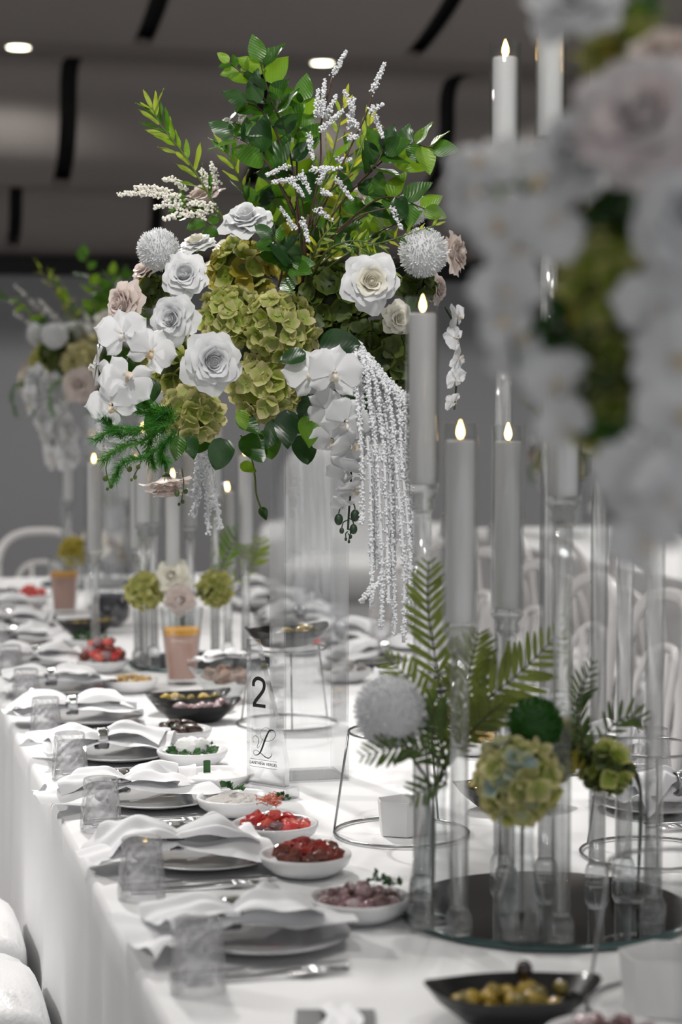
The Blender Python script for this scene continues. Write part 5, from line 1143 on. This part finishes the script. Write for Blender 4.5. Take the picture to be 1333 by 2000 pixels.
# ------------------------------------------------------------------ other bouquets
def side_bouquet(x, y, z, label, seed, full=True, sc_=1.0):
    rn = random.Random(seed); R0 = Vector((x, y, z)); a = E('flower_arrangement', R0); tag(a, label, 'bouquet', 'table bouquets')
    O('foam_ball', MB().sphere((0, 0, .12), .11, 12, 8).mesh('foam_ball', 'hydrangea_core_dark'), a)
    def at(az, el, r): return Vector((math.cos(az) * math.cos(el) * r, math.sin(az) * math.cos(el) * r, .13 + math.sin(el) * r * .8)) * sc_
    for k in range(9):
        az = k * .7 + rn.uniform(-.2, .2); p = at(az, rn.uniform(-.4, .7), .16); hydrangea(a, p, .055 * sc_, p - Vector((0, 0, .1)), [['floret_lime'], ['floret_dark'], ['floret_pale'], ['leaf_mid']][k % 4], 20, seed + k, True)
    for k in range(12):
        az = k * .52 + rn.uniform(-.2, .2); p = at(az, rn.uniform(-.3, 1.0), .21); rose(a, face(p, p - Vector((0, 0, .08)), .048 * sc_, k), ['petal_ivory', 'petal_white', 'petal_blush'][k % 3], k, merged=5)
    for k in range(5): p = at(k * 1.3, rn.uniform(0, .8), .23); mum(a, p, .038 * sc_, p, 'petal_white', k)
    for s in range(4):
        az = s * 1.57 + .5; pts = [at(az, -.1, .2), at(az, -.5, .27), at(az, -.9, .30), at(az, -1.15, .36)]; path = crom(pts, 6); o = O('orchid_spray', MB().tube(path, .0018, 6).mesh('orchid_spray', 'bud_green'), a)
        for k in range(9): p = path[min(len(path) - 1, 2 + k * 2)]; O('orchid', orchid_mesh(k % 4), o, face(p + Vector((rn.uniform(-.02, .02), rn.uniform(-.02, .02), 0)), Vector((math.cos(az + rn.uniform(-.8, .8)), math.sin(az + rn.uniform(-.8, .8)), rn.uniform(-.4, .3))), .038 * sc_, rn.uniform(-.6, .6)))
    for s in range(12):
        az = s * .53 + rn.uniform(-.2, .2); el = rn.uniform(.55, 1.35); L_ = rn.uniform(.28, .42); pts = [at(az, el, .1), at(az, el, .2), at(az, el * .95, L_)]
        branch(a, pts, .05 * sc_, 9, [['leaf_bright', 'leaf_mid'], ['leaf_olive', 'leaf_yellow'], ['leaf_mid', 'leaf_bright']][s % 3], seed + s, ['oval', 'narrow', 'oval'][s % 3], s0=.4)
    for s in range(8):
        az = s * .8; el = rn.uniform(.3, 1.2); p0 = at(az, el, .25); p1 = at(az, el, .38); O('blossom_spike', bead_spike([p0.lerp(p1, i / 5) for i in range(6)], .01, 50, .0028, seed + s).mesh('blossom_spike', 'bead_cream'), a)
    for s in range(8):
        az = s * .8; p = at(az, -.2, .2); O('needle_frond', needle_frond(crom([p, at(az, -.3, .27), at(az, -.6, .3)], 6), .018, 260, s).mesh('needle_frond', 'needle_green'), a)
    return a
side_bouquet(.80, 6.22, 1.37, 'blurred bouquet of white roses on the next stand along the main table', 900, sc_=1.12)
acrylic_stand(.80, 6.22, 1.37 - TZ, 'blurred clear acrylic stand further along the main table')
side_bouquet(3.5, 9.0, 1.02, 'small blurred bouquet on the second table beyond the chairs', 950)
bottle(3.5, 9.0, [(.05, 0), (.06, .02), (.05, .12), (.04, .2), (.05, .262)], 'glass vase under the bouquet on the second table', base=TZ)
side_bouquet(-.35, 9.7, .98, 'low blurred bouquet on the short table near the far wall', 970)
bottle(-.35, 9.7, [(.05, 0), (.06, .02), (.05, .1), (.04, .16), (.05, .222)], 'glass vase under the low bouquet near the far wall', base=TZ)
# the bouquet close to the lens, at the picture edge
FX = Vector((.625, 1.20, 1.30)); fa = E('flower_arrangement', FX); tag(fa, 'large heavily blurred bouquet close to the lens at the picture edge', 'bouquet', 'table bouquets')
acrylic_stand(FX.x, FX.y, FX.z - TZ, 'clear acrylic stand under the heavily blurred close bouquet')
def Lf(px, py, t): return pix(px, py, t * .8) - FX
SF = 1.62 * .8 / FPX
O('foam_tray', MB().lathe([(.001, 0), (.07, 0), (.08, .03), (.001, .035)], 20).mesh('foam_tray', 'hydrangea_core_dark'), fa, None, (0, 0, .001))
O('foam_ball', MB().sphere((0, 0, .14), .11, 12, 8).mesh('foam_ball', 'hydrangea_core_dark'), fa)
for i, (px, py, t, d, fd, mt) in enumerate([(1262, 250, 1.56, 270, (-.4, .3, 1), 'petal_pinkish'), (1310, 140, 1.62, 190, (-.2, .8, .6), 'petal_blush'), (1130, 20, 1.66, 190, (-.3, .6, 1), 'petal_white'), (1140, 300, 1.6, 190, (-.8, .2, .7), 'petal_white'), (1350, 420, 1.55, 230, (-.3, 0, 1), 'petal_white')]):
    rose(fa, face(Lf(px, py, t), cdir(*fd), d * SF / 2, i), mt, 70 + i)
for i, (px, py, t, R, ms) in enumerate([(1192, 560, 1.62, 104, ['floret_gold', 'floret_lime', 'floret_lime']), (1215, 440, 1.64, 80, ['floret_dark', 'leaf_mid']), (1190, 700, 1.62, 100, ['floret_dark', 'floret_lime']), (1190, 800, 1.63, 90, ['floret_lime', 'leaf_mid', 'floret_dark']), (1150, 500, 1.66, 56, ['floret_gold', 'floret_pale']),
                                        (1245, 95, 1.68, 70, ['floret_lime', 'floret_dark']), (1185, 110, 1.68, 46, ['floret_gold', 'floret_lime']), (1280, 620, 1.7, 100, ['floret_dark', 'leaf_mid'])]):
    hydrangea(fa, Lf(px, py, t), R * SF, cdir(-.3, .1, 1), ms, 24, 700 + i)
orchid_spray(fa, [(1150, 450, 1.62), (1060, 400, 1.6), (960, 340, 1.6), (900, 320, 1.6)], [(945, 318, 1.6, 170, (-.5, .6, .7), .3), (920, 372, 1.6, 170, (-.6, -.2, .8), 1.4), (975, 432, 1.59, 160, (-.3, -.2, 1), .2), (1060, 350, 1.6, 190, (-.2, .2, 1), -.4), (1075, 440, 1.59, 170, (0, -.1, 1), 2.4), (1010, 480, 1.6, 150, (-.3, -.4, .9), .9)], Lf, SF)
orchid_spray(fa, [(1060, 470, 1.62), (1010, 540, 1.61), (1000, 640, 1.6), (1010, 720, 1.6)], [(992, 560, 1.6, 165, (-.4, 0, 1), .5), (985, 620, 1.6, 150, (-.7, -.1, .7), 1.1), (1012, 668, 1.6, 150, (-.2, -.2, 1), 2.2), (1085, 740, 1.6, 150, (0, -.2, 1), .2), (1000, 700, 1.61, 120, (-.6, -.4, .7), .6), (1100, 830, 1.6, 130, (0, -.4, 1), .7)], Lf, SF)
orchid_spray(fa, [(1300, 540, 1.55), (1310, 700, 1.54), (1290, 900, 1.54), (1270, 1060, 1.55), (1180, 1000, 1.56)], [(1290, 590, 1.54, 190, (-.4, 0, 1), .3), (1320, 700, 1.53, 200, (-.2, -.1, 1), 1.2), (1330, 820, 1.53, 200, (-.2, -.2, 1), 2.3), (1240, 930, 1.54, 190, (-.4, -.2, 1), .1), (1310, 960, 1.53, 190, (0, -.3, 1), -.5), (1260, 1050, 1.54, 170, (-.3, -.4, .9), .7), (1225, 1010, 1.55, 130, (-.6, -.3, .7), 1.9)], Lf, SF)
bs = O('bud_sprig', MB().tube(crom([Lf(1200, 850, 1.6), Lf(1170, 900, 1.58), Lf(1168, 960, 1.58), Lf(1180, 1000, 1.58)], 6), .0016, 6).mesh('bud_sprig', 'bud_green'), fa)
for (x, y, r) in ((1160, 930, 12), (1178, 978, 10), (1184, 1004, 6)): O('bud', MB().sphere(Lf(x, y, 1.58), r * SF, 10, 8, sc3=(1, 1, 1.3)).mesh('bud', 'bud_green'), bs)
for i, (pts, kd, ms) in enumerate([([(1200, 480, 1.68), (1260, 420, 1.6), (1290, 400, 1.58)], 'oval', ['leaf_mid', 'leaf_dark']), ([(1200, 520, 1.68), (1240, 480, 1.6), (1215, 400, 1.6)], 'oval', ['leaf_dark', 'leaf_mid']), ([(1250, 250, 1.72), (1230, 120, 1.7), (1260, 30, 1.7)], 'oval', ['leaf_mid', 'leaf_bright']), ([(1250, 250, 1.72), (1180, 150, 1.7), (1170, 90, 1.7)], 'narrow', ['leaf_yellow', 'leaf_olive']), ([(1080, 420, 1.64), (1030, 370, 1.62), (1000, 375, 1.6)], 'oval', ['leaf_olive', 'leaf_mid']), ([(1200, 650, 1.66), (1100, 640, 1.62), (1080, 660, 1.6)], 'oval', ['leaf_dark'])]):
    branch(fa, [Lf(*p) for p in pts], 80 * SF, 7, ms, 800 + i, kd, toward=TW, s0=.4)
